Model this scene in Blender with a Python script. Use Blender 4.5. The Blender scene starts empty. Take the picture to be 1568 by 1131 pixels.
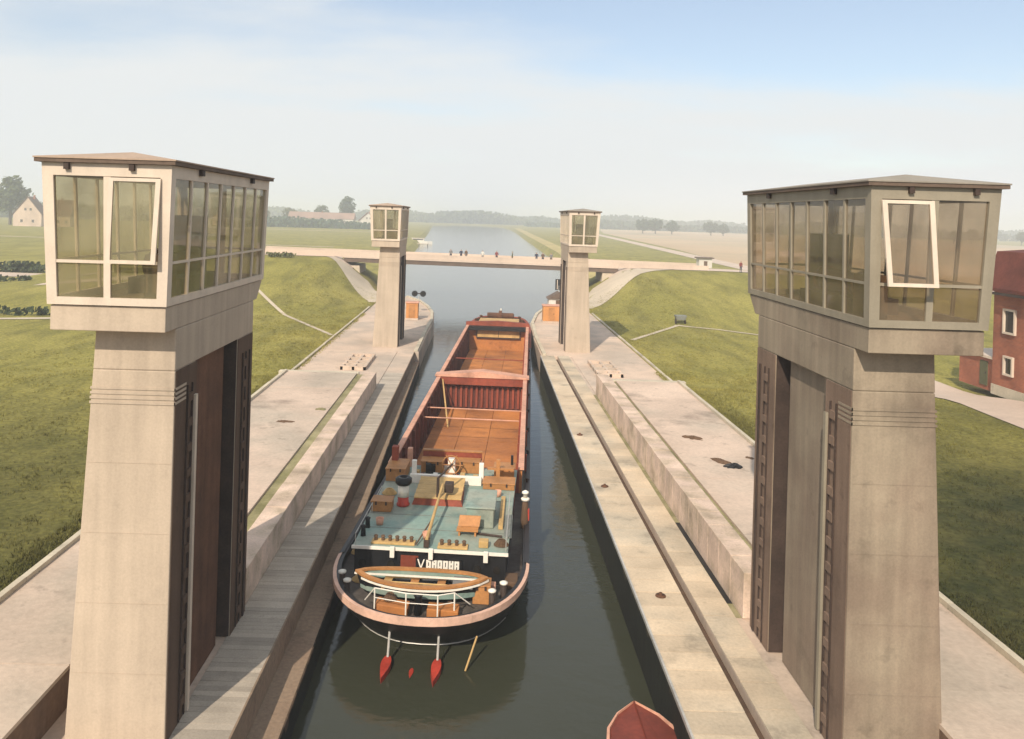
import bpy, bmesh, math, random
from mathutils import Vector, Matrix, Euler
R = math.radians
rnd = random.Random(7)
S = bpy.context.scene
C = S.collection

# ------------------------------------------------------------------ camera, light, exposure
cam_d = bpy.data.cameras.new('camera')
cam = bpy.data.objects.new('camera', cam_d); C.objects.link(cam)
cam.location = (-0.5, 0, 11.1)
cam.rotation_euler = (Matrix.Rotation(R(90), 3, 'X') @ Matrix.Rotation(R(1.65), 3, 'Z')).to_euler()
cam_d.sensor_width = 36; cam_d.lens = 28.70
cam_d.shift_x = 50.3/1568; cam_d.shift_y = -234.5/1568
cam_d.clip_start = 0.1; cam_d.clip_end = 20000
S.camera = cam

SUN_EL, SUN_AZ = R(37), R(200)            # azimuth clockwise from +Y: behind the camera, a little to the left
sd = bpy.data.lights.new('sun', 'SUN'); sd.energy = 4.2; sd.angle = R(0.6); sd.color = (1.0, 0.90, 0.76)
sun = bpy.data.objects.new('sun', sd); C.objects.link(sun)
to_sun = Vector((math.sin(SUN_AZ)*math.cos(SUN_EL), math.cos(SUN_AZ)*math.cos(SUN_EL), math.sin(SUN_EL)))
sun.rotation_euler = (-to_sun).to_track_quat('-Z', 'Y').to_euler()
sun.location = to_sun*60

w = bpy.data.worlds.new('World'); S.world = w; w.use_nodes = True
nt = w.node_tree; N = nt.nodes; L = nt.links; N.clear()
def nn(tree, t, **kw):
    n = tree.nodes.new(t)
    for k, v in kw.items(): setattr(n, k, v)
    return n
sky = nn(nt, 'ShaderNodeTexSky'); sky.sky_type = 'NISHITA'; sky.sun_disc = False
sky.sun_elevation = SUN_EL; sky.sun_rotation = SUN_AZ; sky.dust_density = 1.0; sky.ozone_density = 1.0
bg1 = nn(nt, 'ShaderNodeBackground'); bg1.inputs[1].default_value = 0.13; L.new(sky.outputs[0], bg1.inputs[0])
bg2 = nn(nt, 'ShaderNodeBackground'); bg2.inputs[0].default_value = (0.95, 0.985, 1.0, 1); bg2.inputs[1].default_value = 0.76
tc = nn(nt, 'ShaderNodeTexCoord'); sep = nn(nt, 'ShaderNodeSeparateXYZ'); L.new(tc.outputs['Generated'], sep.inputs[0])
# planar cloud layer: direction divided by height
mx = nn(nt, 'ShaderNodeMath', operation='MAXIMUM'); L.new(sep.outputs[2], mx.inputs[0]); mx.inputs[1].default_value = 0.0
ad = nn(nt, 'ShaderNodeMath', operation='ADD'); L.new(mx.outputs[0], ad.inputs[0]); ad.inputs[1].default_value = 0.16
dx = nn(nt, 'ShaderNodeMath', operation='DIVIDE'); L.new(sep.outputs[0], dx.inputs[0]); L.new(ad.outputs[0], dx.inputs[1])
dy = nn(nt, 'ShaderNodeMath', operation='DIVIDE'); L.new(sep.outputs[1], dy.inputs[0]); L.new(ad.outputs[0], dy.inputs[1])
cb = nn(nt, 'ShaderNodeCombineXYZ'); L.new(dx.outputs[0], cb.inputs[0]); L.new(dy.outputs[0], cb.inputs[1])
mp = nn(nt, 'ShaderNodeMapping'); L.new(cb.outputs[0], mp.inputs[0]); mp.inputs['Location'].default_value = (1.2, 0.35, 0); mp.inputs['Scale'].default_value = (0.5, 0.85, 1)
nz = nn(nt, 'ShaderNodeTexNoise'); L.new(mp.outputs[0], nz.inputs['Vector']); nz.inputs['Scale'].default_value = 1.5; nz.inputs['Detail'].default_value = 9; nz.inputs['Roughness'].default_value = 0.5
# white summer haze bank up to about 12 degrees, thinner towards +X; added unseen broken cloud above it
h1 = nn(nt, 'ShaderNodeMath', operation='MULTIPLY_ADD'); L.new(sep.outputs[0], h1.inputs[0]); h1.inputs[1].default_value = 0.09; L.new(sep.outputs[2], h1.inputs[2])
h2 = nn(nt, 'ShaderNodeMath', operation='MULTIPLY_ADD'); L.new(nz.outputs[0], h2.inputs[0]); h2.inputs[1].default_value = -0.42; L.new(h1.outputs[0], h2.inputs[2])
h3 = nn(nt, 'ShaderNodeMapRange'); h3.interpolation_type = 'SMOOTHSTEP'; L.new(h2.outputs[0], h3.inputs[0]); h3.inputs[1].default_value = -0.12; h3.inputs[2].default_value = 0.05; h3.inputs[3].default_value = 1; h3.inputs[4].default_value = 0.25
h4 = nn(nt, 'ShaderNodeMath', operation='MAXIMUM'); L.new(h3.outputs[0], h4.inputs[0])
h5 = nn(nt, 'ShaderNodeMapRange'); L.new(nz.outputs[0], h5.inputs[0]); h5.inputs[1].default_value = 0.5; h5.inputs[2].default_value = 0.68; h5.inputs[3].default_value = 0.2; h5.inputs[4].default_value = 0.95
L.new(h5.outputs[0], h4.inputs[1])
h7 = nn(nt, 'ShaderNodeMath', operation='MULTIPLY_ADD'); L.new(nz.outputs[0], h7.inputs[0]); h7.inputs[1].default_value = 0.25; L.new(sep.outputs[2], h7.inputs[2])
h8 = nn(nt, 'ShaderNodeMapRange'); h8.interpolation_type = 'SMOOTHSTEP'; L.new(h7.outputs[0], h8.inputs[0]); h8.inputs[1].default_value = 0.42; h8.inputs[2].default_value = 0.56; h8.inputs[3].default_value = 0; h8.inputs[4].default_value = 0.65  # unseen cloud above the view, added to brighten fill light and water
h9 = nn(nt, 'ShaderNodeMath', operation='MAXIMUM'); L.new(h4.outputs[0], h9.inputs[0]); L.new(h8.outputs[0], h9.inputs[1])
ms = nn(nt, 'ShaderNodeMixShader'); L.new(h9.outputs[0], ms.inputs[0]); L.new(bg1.outputs[0], ms.inputs[1]); L.new(bg2.outputs[0], ms.inputs[2])
wo = nn(nt, 'ShaderNodeOutputWorld'); L.new(ms.outputs[0], wo.inputs[0])

S.view_settings.view_transform = 'Standard'; S.view_settings.look = 'None'
S.view_settings.gamma = 1; S.view_settings.use_curve_mapping = False; S.view_settings.exposure = 0.2
S.render.engine = 'CYCLES'
S.cycles.use_denoising = True
S.cycles.max_bounces = 10; S.cycles.transparent_max_bounces = 16; S.cycles.volume_bounces = 2

# ------------------------------------------------------------------ materials
def material(name, col, rough=0.85, var=0.25, vscale=0.6, fine=18, bump=0.15, col2=None, mixs=None, streak=0, tint=0.0, metal=0, spec=0.3, algae=None, stain=0, sscale=0.7, boards=False):
    """procedural surface: large tone drift, fine speckle, optional second colour patches, vertical rain streaks, bump"""
    m = bpy.data.materials.new(name); m.use_nodes = True; t = m.node_tree; t.nodes.clear()
    out = nn(t, 'ShaderNodeOutputMaterial'); b = nn(t, 'ShaderNodeBsdfPrincipled'); t.links.new(b.outputs[0], out.inputs[0])
    b.inputs['Roughness'].default_value = rough; b.inputs['Metallic'].default_value = metal
    b.inputs['Specular IOR Level'].default_value = spec
    geo = nn(t, 'ShaderNodeNewGeometry'); pos = geo.outputs['Position']
    def noise(scale, detail=4, vec=None, rgh=0.55):
        n = nn(t, 'ShaderNodeTexNoise'); n.inputs['Scale'].default_value = scale; n.inputs['Detail'].default_value = detail
        n.inputs['Roughness'].default_value = rgh; t.links.new(vec or pos, n.inputs['Vector']); return n.outputs[0]
    def rng(src, a, c, lo=0.3, hi=0.7):
        r = nn(t, 'ShaderNodeMapRange'); t.links.new(src, r.inputs[0]); r.inputs[1].default_value = lo; r.inputs[2].default_value = hi
        r.inputs[3].default_value = a; r.inputs[4].default_value = c; return r.outputs[0]
    def mul(a, c):
        n = nn(t, 'ShaderNodeMath', operation='MULTIPLY'); t.links.new(a, n.inputs[0])
        if isinstance(c, float): n.inputs[1].default_value = c
        else: t.links.new(c, n.inputs[1])
        return n.outputs[0]
    val = mul(rng(noise(vscale), 1-var, 1+var), rng(noise(fine, 3), 1-var*0.55, 1+var*0.55))
    if streak:
        mpn = nn(t, 'ShaderNodeMapping'); t.links.new(pos, mpn.inputs[0]); mpn.inputs['Scale'].default_value = (3.5, 3.5, 0.22)
        val = mul(val, rng(noise(1.0, 4, mpn.outputs[0]), 1-streak, 1+streak*0.4))
    if stain:
        val = mul(val, rng(noise(sscale, 6, None, 0.65), 1, 1-stain, 0.56, 0.70))
        val = mul(val, rng(noise(sscale*5, 4, None, 0.6), 1, 1-stain*0.6, 0.62, 0.70))
    if tint:
        oi = nn(t, 'ShaderNodeObjectInfo'); val = mul(val, rng(oi.outputs['Random'], 1-tint, 1+tint, 0, 1))
    base = None
    if col2:
        mixn = nn(t, 'ShaderNodeMix', data_type='RGBA'); mixn.inputs[6].default_value = (*col, 1); mixn.inputs[7].default_value = (*col2, 1)
        t.links.new(rng(noise(mixs or 0.25, 5), 0, 1, 0.42, 0.6), mixn.inputs[0]); base = mixn.outputs[2]
    if algae:
        sx = nn(t, 'ShaderNodeSeparateXYZ'); t.links.new(pos, sx.inputs[0])
        an = nn(t, 'ShaderNodeMath', operation='ADD'); t.links.new(sx.outputs[2], an.inputs[0]); t.links.new(rng(noise(1.2, 5), -0.25, 0.25), an.inputs[1])
        ma = nn(t, 'ShaderNodeMix', data_type='RGBA'); ma.inputs[6].default_value = (*algae[1], 1)
        if base: t.links.new(base, ma.inputs[7])
        else: ma.inputs[7].default_value = (*col, 1)
        t.links.new(rng(an.outputs[0], 0, 1, algae[0]-0.12, algae[0]+0.12), ma.inputs[0]); base = ma.outputs[2]
    hs = nn(t, 'ShaderNodeVectorMath', operation='SCALE')
    if base: t.links.new(base, hs.inputs[0])
    else: hs.inputs[0].default_value = col
    t.links.new(val, hs.inputs['Scale']); t.links.new(hs.outputs[0], b.inputs['Base Color'])
    if bump:
        bp = nn(t, 'ShaderNodeBump'); bp.inputs['Strength'].default_value = bump; bp.inputs['Distance'].default_value = 0.03
        if boards:
            mb_ = nn(t, 'ShaderNodeMapping'); t.links.new(pos, mb_.inputs[0]); mb_.inputs['Scale'].default_value = (9, 9, 0.35)
            hh = nn(t, 'ShaderNodeMath', operation='MULTIPLY_ADD'); t.links.new(noise(1.0, 3, mb_.outputs[0]), hh.inputs[0]); hh.inputs[1].default_value = 1.6; t.links.new(noise(fine*1.7, 5), hh.inputs[2]); t.links.new(hh.outputs[0], bp.inputs['Height'])
        else: t.links.new(noise(fine*1.7, 5), bp.inputs['Height']); t.links.new(bp.outputs[0], b.inputs['Normal'])
    return m

M = {}
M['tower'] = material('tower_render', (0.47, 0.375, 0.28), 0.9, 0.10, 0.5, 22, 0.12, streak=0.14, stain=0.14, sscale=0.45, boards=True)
M['tower_r'] = material('shaded_weathered_render', (0.30, 0.24, 0.17), 0.9, 0.14, 0.5, 22, 0.12, col2=(0.235, 0.175, 0.125), mixs=0.35, streak=0.18, stain=0.28, sscale=0.4, boards=True)  # weathered render, base colour darkened to put the right tower in shade
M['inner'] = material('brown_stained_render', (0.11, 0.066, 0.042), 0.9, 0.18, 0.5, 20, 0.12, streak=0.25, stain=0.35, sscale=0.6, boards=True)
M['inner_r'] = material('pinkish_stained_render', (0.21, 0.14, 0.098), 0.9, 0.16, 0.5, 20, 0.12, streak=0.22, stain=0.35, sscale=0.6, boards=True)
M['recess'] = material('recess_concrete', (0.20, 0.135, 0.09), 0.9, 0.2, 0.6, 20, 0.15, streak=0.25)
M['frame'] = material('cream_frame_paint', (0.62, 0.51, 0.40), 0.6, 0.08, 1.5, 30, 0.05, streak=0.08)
M['frame_r'] = material('shaded_cream_frame_paint', (0.28, 0.24, 0.175), 0.6, 0.1, 1.5, 30, 0.05, streak=0.1)  # darker copy of the frame paint, shade put into the colour
M['rust'] = material('rust_brown_steel', (0.125, 0.055, 0.028), 0.8, 0.3, 0.9, 16, 0.2, streak=0.3)
M['iron'] = material('dark_iron', (0.05, 0.032, 0.024), 0.7, 0.3, 1.5, 20, 0.1)
M['black'] = material('black_paint', (0.012, 0.012, 0.013), 0.45, 0.3, 1.2, 14, 0.05)
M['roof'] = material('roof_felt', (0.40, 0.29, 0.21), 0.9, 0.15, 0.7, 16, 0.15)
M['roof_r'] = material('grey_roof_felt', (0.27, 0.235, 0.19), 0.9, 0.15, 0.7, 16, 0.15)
M['fascia'] = material('fascia_board', (0.13, 0.09, 0.065), 0.8, 0.2, 1, 16, 0.1)
M['conc'] = material('quay_concrete', (0.60, 0.455, 0.345), 0.9, 0.14, 0.35, 9, 0.25, col2=(0.46, 0.37, 0.29), mixs=0.22, tint=0.07, stain=0.35, sscale=0.35)
M['apron'] = material('apron_concrete', (0.57, 0.435, 0.335), 0.92, 0.15, 0.25, 7, 0.3, col2=(0.44, 0.36, 0.28), mixs=0.16, tint=0.05, stain=0.38, sscale=0.3)
M['parapet'] = material('pinkish_render', (0.60, 0.45, 0.35), 0.92, 0.2, 0.8, 14, 0.35, col2=(0.47, 0.36, 0.26), mixs=0.9, tint=0.06, stain=0.3, sscale=0.9)
M['stone'] = material('coping_concrete', (0.57, 0.45, 0.315), 0.9, 0.16, 0.5, 12, 0.25, col2=(0.44, 0.37, 0.275), mixs=0.3, tint=0.10, stain=0.35, sscale=0.6)
M['plank'] = material('grey_plank', (0.40, 0.34, 0.27), 0.85, 0.18, 0.8, 20, 0.2, tint=0.16, stain=0.3, sscale=0.8)
M['wall'] = material('chamber_wall', (0.20, 0.125, 0.08), 0.85, 0.3, 0.5, 8, 0.3, col2=(0.13, 0.08, 0.05), mixs=0.5, streak=0.3, algae=(-0.85, (0.012, 0.013, 0.008)))
M['wall_r'] = material('algae_chamber_wall', (0.10, 0.08, 0.045), 0.8, 0.3, 0.5, 8, 0.3, streak=0.3, algae=(-0.12, (0.014, 0.014, 0.008)))
M['ledge'] = material('brown_ledge', (0.30, 0.215, 0.145), 0.9, 0.25, 0.4, 9, 0.25, col2=(0.22, 0.15, 0.10), mixs=0.4, stain=0.4, sscale=0.6)
M['moss'] = material('mossy_gutter', (0.30, 0.26, 0.14), 0.95, 0.25, 0.6, 10, 0.4, col2=(0.20, 0.18, 0.08), mixs=0.7)
M['kerb'] = material('kerb_stone', (0.50, 0.43, 0.32), 0.9, 0.15, 0.7, 12, 0.2, tint=0.12, stain=0.35, sscale=0.8)
M['steel'] = material('worn_steel_edge', (0.5, 0.47, 0.42), 0.5, 0.2, 1, 14, 0.05, metal=0.3)
M['road'] = material('road_surface', (0.56, 0.44, 0.345), 0.9, 0.1, 0.15, 5, 0.15, stain=0.2, sscale=0.1)
M['field'] = material('stubble_field', (0.50, 0.36, 0.22), 0.95, 0.12, 0.01, 0.4, 0, col2=(0.40, 0.32, 0.20), mixs=0.008)
M['sand'] = material('pale_sand_slope', (0.52, 0.43, 0.32), 0.95, 0.12, 0.2, 6, 0.3)
M['shore'] = material('dry_reed_shore', (0.42, 0.33, 0.12), 0.95, 0.25, 0.1, 2, 0.3)
def grass_mat(name, a, b, c):
    m = bpy.data.materials.new(name); m.use_nodes = True; t = m.node_tree; t.nodes.clear()
    out = nn(t, 'ShaderNodeOutputMaterial'); bs = nn(t, 'ShaderNodeBsdfPrincipled'); t.links.new(bs.outputs[0], out.inputs[0])
    bs.inputs['Roughness'].default_value = 0.95; bs.inputs['Specular IOR Level'].default_value = 0.1
    geo = nn(t, 'ShaderNodeNewGeometry')
    def noise(s, d, sc=(1, 1, 1), rot=0):
        mpn = nn(t, 'ShaderNodeMapping'); t.links.new(geo.outputs['Position'], mpn.inputs[0]); mpn.inputs['Scale'].default_value = sc; mpn.inputs['Rotation'].default_value = (0, 0, rot)
        n = nn(t, 'ShaderNodeTexNoise'); n.inputs['Scale'].default_value = s; n.inputs['Detail'].default_value = d; n.inputs['Roughness'].default_value = 0.6; t.links.new(mpn.outputs[0], n.inputs['Vector']); return n.outputs[0]
    def ramp(src, c0, c1, p0, p1):
        r = nn(t, 'ShaderNodeValToRGB'); t.links.new(src, r.inputs[0]); r.color_ramp.elements[0].position = p0; r.color_ramp.elements[1].position = p1
        r.color_ramp.elements[0].color = (*c0, 1); r.color_ramp.elements[1].color = (*c1, 1); return r.outputs[0]
    m1 = nn(t, 'ShaderNodeMix', data_type='RGBA'); t.links.new(ramp(noise(0.08, 6), a, b, 0.38, 0.62), m1.inputs[6])
    m1.inputs[7].default_value = (*c, 1); t.links.new(ramp(noise(0.5, 5, (1, 0.25, 1), 0.5), (0, 0, 0), (0.75,)*3, 0.45, 0.68), m1.inputs[0])
    # near lawn darkened with painted shade, most on the right; yellow meadow beyond
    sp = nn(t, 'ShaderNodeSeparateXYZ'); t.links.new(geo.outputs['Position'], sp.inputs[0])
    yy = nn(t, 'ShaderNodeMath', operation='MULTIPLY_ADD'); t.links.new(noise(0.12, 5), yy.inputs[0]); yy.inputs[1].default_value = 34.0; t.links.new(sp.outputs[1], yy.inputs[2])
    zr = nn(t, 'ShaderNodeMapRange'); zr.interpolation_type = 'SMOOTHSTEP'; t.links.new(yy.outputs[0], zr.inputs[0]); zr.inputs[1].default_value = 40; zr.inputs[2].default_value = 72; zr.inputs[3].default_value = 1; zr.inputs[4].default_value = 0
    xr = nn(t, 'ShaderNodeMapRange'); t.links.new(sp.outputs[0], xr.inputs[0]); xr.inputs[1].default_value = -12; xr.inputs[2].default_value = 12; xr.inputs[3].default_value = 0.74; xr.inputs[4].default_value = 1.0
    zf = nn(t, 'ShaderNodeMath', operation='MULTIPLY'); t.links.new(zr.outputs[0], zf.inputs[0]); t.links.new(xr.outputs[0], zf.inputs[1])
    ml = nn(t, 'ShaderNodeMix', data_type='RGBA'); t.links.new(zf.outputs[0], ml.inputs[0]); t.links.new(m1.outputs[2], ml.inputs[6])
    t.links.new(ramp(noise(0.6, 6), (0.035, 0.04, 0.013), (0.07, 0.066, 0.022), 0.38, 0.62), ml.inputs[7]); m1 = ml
    m2 = nn(t, 'ShaderNodeMix', data_type='RGBA', blend_type='MULTIPLY'); m2.inputs[0].default_value = 1; t.links.new(m1.outputs[2], m2.inputs[6])
    t.links.new(ramp(noise(5, 6), (0.6,)*3, (1.35,)*3, 0.3, 0.7), m2.inputs[7]); t.links.new(m2.outputs[2], bs.inputs['Base Color'])
    bp = nn(t, 'ShaderNodeBump'); bp.inputs['Strength'].default_value = 0.7; bp.inputs['Distance'].default_value = 0.12
    t.links.new(noise(4, 6), bp.inputs['Height']); t.links.new(bp.outputs[0], bs.inputs['Normal'])
    return m
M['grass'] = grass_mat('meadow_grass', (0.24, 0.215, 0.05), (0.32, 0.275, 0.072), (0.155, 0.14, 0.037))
def leaf_mat(name, col):
    m = material(name, col, 0.9, 0.35, 0.35, 2.5, 0)
    return m
M['leaf'] = leaf_mat('tree_leaves', (0.075, 0.095, 0.035)); M['leaf2'] = leaf_mat('dark_tree_leaves', (0.05, 0.08, 0.045)); M['leaf3'] = leaf_mat('pale_tree_leaves', (0.12, 0.12, 0.045))
M['hedge'] = leaf_mat('hedge_leaves', (0.045, 0.06, 0.025)); M['bark'] = material('bark', (0.09, 0.065, 0.045), 0.95, 0.3, 2, 12, 0.4)
M['brick'] = None
def brick_mat(name, c1, c2, mortar, sc):
    m = bpy.data.materials.new(name); m.use_nodes = True; t = m.node_tree; t.nodes.clear()
    out = nn(t, 'ShaderNodeOutputMaterial'); bs = nn(t, 'ShaderNodeBsdfPrincipled'); t.links.new(bs.outputs[0], out.inputs[0]); bs.inputs['Roughness'].default_value = 0.9
    geo = nn(t, 'ShaderNodeNewGeometry'); sp = nn(t, 'ShaderNodeSeparateXYZ'); t.links.new(geo.outputs['Position'], sp.inputs[0])
    ad = nn(t, 'ShaderNodeMath', operation='ADD'); t.links.new(sp.outputs[0], ad.inputs[0]); t.links.new(sp.outputs[1], ad.inputs[1])
    cb = nn(t, 'ShaderNodeCombineXYZ'); t.links.new(ad.outputs[0], cb.inputs[0]); t.links.new(sp.outputs[2], cb.inputs[1])
    br = nn(t, 'ShaderNodeTexBrick'); t.links.new(cb.outputs[0], br.inputs[0]); br.inputs['Scale'].default_value = sc
    br.inputs['Color1'].default_value = (*c1, 1); br.inputs['Color2'].default_value = (*c2, 1); br.inputs['Mortar'].default_value = (*mortar, 1)
    br.inputs['Mortar Size'].default_value = 0.012; br.inputs['Brick Width'].default_value = 0.25; br.inputs['Row Height'].default_value = 0.08
    n = nn(t, 'ShaderNodeTexNoise'); n.inputs['Scale'].default_value = 0.5; n.inputs['Detail'].default_value = 5; t.links.new(geo.outputs['Position'], n.inputs['Vector'])
    r = nn(t, 'ShaderNodeMapRange'); t.links.new(n.outputs[0], r.inputs[0]); r.inputs[1].default_value = 0.3; r.inputs[2].default_value = 0.7; r.inputs[3].default_value = 0.7; r.inputs[4].default_value = 1.3
    v = nn(t, 'ShaderNodeVectorMath', operation='SCALE'); t.links.new(br.outputs[0], v.inputs[0]); t.links.new(r.outputs[0], v.inputs['Scale']); t.links.new(v.outputs[0], bs.inputs['Base Color'])
    return m
M['brick'] = brick_mat('red_brick', (0.36, 0.085, 0.035), (0.26, 0.055, 0.025), (0.30, 0.17, 0.10), 1.0)
M['tiles'] = material('red_roof_tiles', (0.13, 0.036, 0.024), 0.9, 0.25, 0.6, 6, 0.3)
M['tiles2'] = material('brown_roof_tiles', (0.16, 0.085, 0.055), 0.9, 0.25, 0.6, 3, 0.3)
M['pinkwall'] = material('pink_house_wall', (0.55, 0.42, 0.32), 0.9, 0.15, 0.3, 3, 0.1)
M['whitewall'] = material('white_house_wall', (0.6, 0.55, 0.48), 0.9, 0.1, 0.3, 3, 0.1)
M['darkglass'] = material('dark_pane', (0.02, 0.018, 0.015), 0.15, 0.2, 1, 5, 0, spec=0.5)
# barge
M['hull'] = material('black_hull', (0.016, 0.014, 0.014), 0.5, 0.35, 0.8, 6, 0.08, spec=0.4)
M['cream'] = material('pink_cream_paint', (0.66, 0.41, 0.30), 0.55, 0.15, 0.8, 10, 0.08, stain=0.3, sscale=1.5)
M['teal'] = material('teal_deck_paint', (0.215, 0.30, 0.255), 0.6, 0.14, 0.7, 9, 0.08, col2=(0.30, 0.315, 0.25), mixs=0.6, stain=0.3, sscale=1.3)
M['deck'] = material('dark_deck', (0.10, 0.085, 0.07), 0.8, 0.3, 0.7, 8, 0.15, col2=(0.055, 0.04, 0.035), mixs=0.6)
M['sidedeck'] = material('grey_side_deck', (0.20, 0.205, 0.18), 0.8, 0.2, 0.7, 8, 0.12)
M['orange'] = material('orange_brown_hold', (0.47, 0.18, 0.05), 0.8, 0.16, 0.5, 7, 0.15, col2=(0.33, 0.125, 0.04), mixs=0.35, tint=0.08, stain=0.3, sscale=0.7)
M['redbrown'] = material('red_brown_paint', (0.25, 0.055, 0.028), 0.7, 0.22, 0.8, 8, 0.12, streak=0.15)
M['darkred'] = material('shaded_red_hold_side', (0.13, 0.035, 0.022), 0.8, 0.3, 0.7, 7, 0.15, streak=0.2)
M['pinktop'] = material('worn_pink_coaming', (0.58, 0.30, 0.20), 0.7, 0.2, 0.8, 8, 0.1, stain=0.35, sscale=1.2)
M['wood'] = material('varnished_wood', (0.40, 0.18, 0.06), 0.55, 0.22, 1.2, 12, 0.1, tint=0.1)
M['tan'] = material('tan_boards', (0.52, 0.33, 0.13), 0.7, 0.18, 1.2, 12, 0.1, tint=0.08, stain=0.3, sscale=1.5)
M['white'] = material('white_paint', (0.78, 0.72, 0.62), 0.5, 0.08, 1.2, 12, 0.05)
M['red'] = material('red_lead_paint', (0.45, 0.05, 0.03), 0.5, 0.25, 1.4, 10, 0.08)
M['cabin_orange'] = material('orange_hut', (0.55, 0.24, 0.075), 0.7, 0.12, 0.9, 8, 0.05)
M['boat_red'] = material('dull_red_boat_paint', (0.17, 0.035, 0.02), 0.6, 0.25, 1.0, 9, 0.08)
M['skin'] = material('skin', (0.5, 0.3, 0.2), 0.6, 0.05, 3, 20, 0)
for nme, c in dict(navy=(0.03, 0.035, 0.06), brown=(0.12, 0.07, 0.04), grey=(0.18, 0.17, 0.16), shirt=(0.6, 0.57, 0.5), maroon=(0.2, 0.04, 0.035), olive=(0.1, 0.1, 0.05), hair=(0.05, 0.03, 0.02)).items():
    M[nme] = material('cloth_'+nme, c, 0.9, 0.12, 3, 20, 0)

def glass_mat(name, tint, dust, dustcol):
    m = bpy.data.materials.new(name); m.use_nodes = True; t = m.node_tree; t.nodes.clear()
    out = nn(t, 'ShaderNodeOutputMaterial')
    tr = nn(t, 'ShaderNodeBsdfTransparent'); tr.inputs[0].default_value = (*tint, 1)
    gl = nn(t, 'ShaderNodeBsdfGlossy'); gl.inputs[1].default_value = 0.03
    df = nn(t, 'ShaderNodeBsdfDiffuse'); df.inputs[0].default_value = (*dustcol, 1)
    fr = nn(t, 'ShaderNodeFresnel'); fr.inputs[0].default_value = 1.5
    geo = nn(t, 'ShaderNodeNewGeometry'); nz = nn(t, 'ShaderNodeTexNoise'); nz.inputs['Scale'].default_value = 1.1; nz.inputs['Detail'].default_value = 5; t.links.new(geo.outputs['Position'], nz.inputs['Vector'])
    mr = nn(t, 'ShaderNodeMapRange'); t.links.new(nz.outputs[0], mr.inputs[0]); mr.inputs[1].default_value = 0.3; mr.inputs[2].default_value = 0.7; mr.inputs[3].default_value = dust*0.5; mr.inputs[4].default_value = dust*1.6
    a = nn(t, 'ShaderNodeMixShader'); t.links.new(mr.outputs[0], a.inputs[0]); t.links.new(tr.outputs[0], a.inputs[1]); t.links.new(df.outputs[0], a.inputs[2])
    b = nn(t, 'ShaderNodeMixShader'); nb_ = nn(t, 'ShaderNodeMath', operation='SUBTRACT'); nb_.inputs[0].default_value = 1; t.links.new(geo.outputs['Backfacing'], nb_.inputs[1]); fm_ = nn(t, 'ShaderNodeMath', operation='MULTIPLY'); t.links.new(fr.outputs[0], fm_.inputs[0]); t.links.new(nb_.outputs[0], fm_.inputs[1]); t.links.new(fm_.outputs[0], b.inputs[0]); t.links.new(a.outputs[0], b.inputs[1]); t.links.new(gl.outputs[0], b.inputs[2])
    t.links.new(b.outputs[0], out.inputs[0]); return m
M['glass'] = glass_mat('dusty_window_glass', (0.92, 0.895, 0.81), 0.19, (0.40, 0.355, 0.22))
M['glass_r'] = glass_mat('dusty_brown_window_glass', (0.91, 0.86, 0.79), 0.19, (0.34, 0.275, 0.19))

def water_mat():
    m = bpy.data.materials.new('canal_water'); m.use_nodes = True; t = m.node_tree; t.nodes.clear()
    out = nn(t, 'ShaderNodeOutputMaterial'); b = nn(t, 'ShaderNodeBsdfPrincipled'); t.links.new(b.outputs[0], out.inputs[0])
    b.inputs['Base Color'].default_value = (0.040, 0.042, 0.026, 1); b.inputs['Roughness'].default_value = 0.07; b.inputs['IOR'].default_value = 1.33
    geo = nn(t, 'ShaderNodeNewGeometry')
    def noise(s, sc, d=3):
        mpn = nn(t, 'ShaderNodeMapping'); t.links.new(geo.outputs['Position'], mpn.inputs[0]); mpn.inputs['Scale'].default_value = sc
        n = nn(t, 'ShaderNodeTexNoise'); n.inputs['Scale'].default_value = s; n.inputs['Detail'].default_value = d; t.links.new(mpn.outputs[0], n.inputs['Vector']); return n.outputs[0]
    b1 = nn(t, 'ShaderNodeBump'); b1.inputs['Strength'].default_value = 0.34; b1.inputs['Distance'].default_value = 0.05; t.links.new(noise(1.1, (1, 1.6, 1)), b1.inputs['Height'])
    b2 = nn(t, 'ShaderNodeBump'); b2.inputs['Strength'].default_value = 0.16; b2.inputs['Distance'].default_value = 0.03; t.links.new(noise(5, (1, 1.4, 1)), b2.inputs['Height']); t.links.new(b1.outputs[0], b2.inputs['Normal'])
    t.links.new(b2.outputs[0], b.inputs['Normal']); return m
M['water'] = water_mat()

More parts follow.
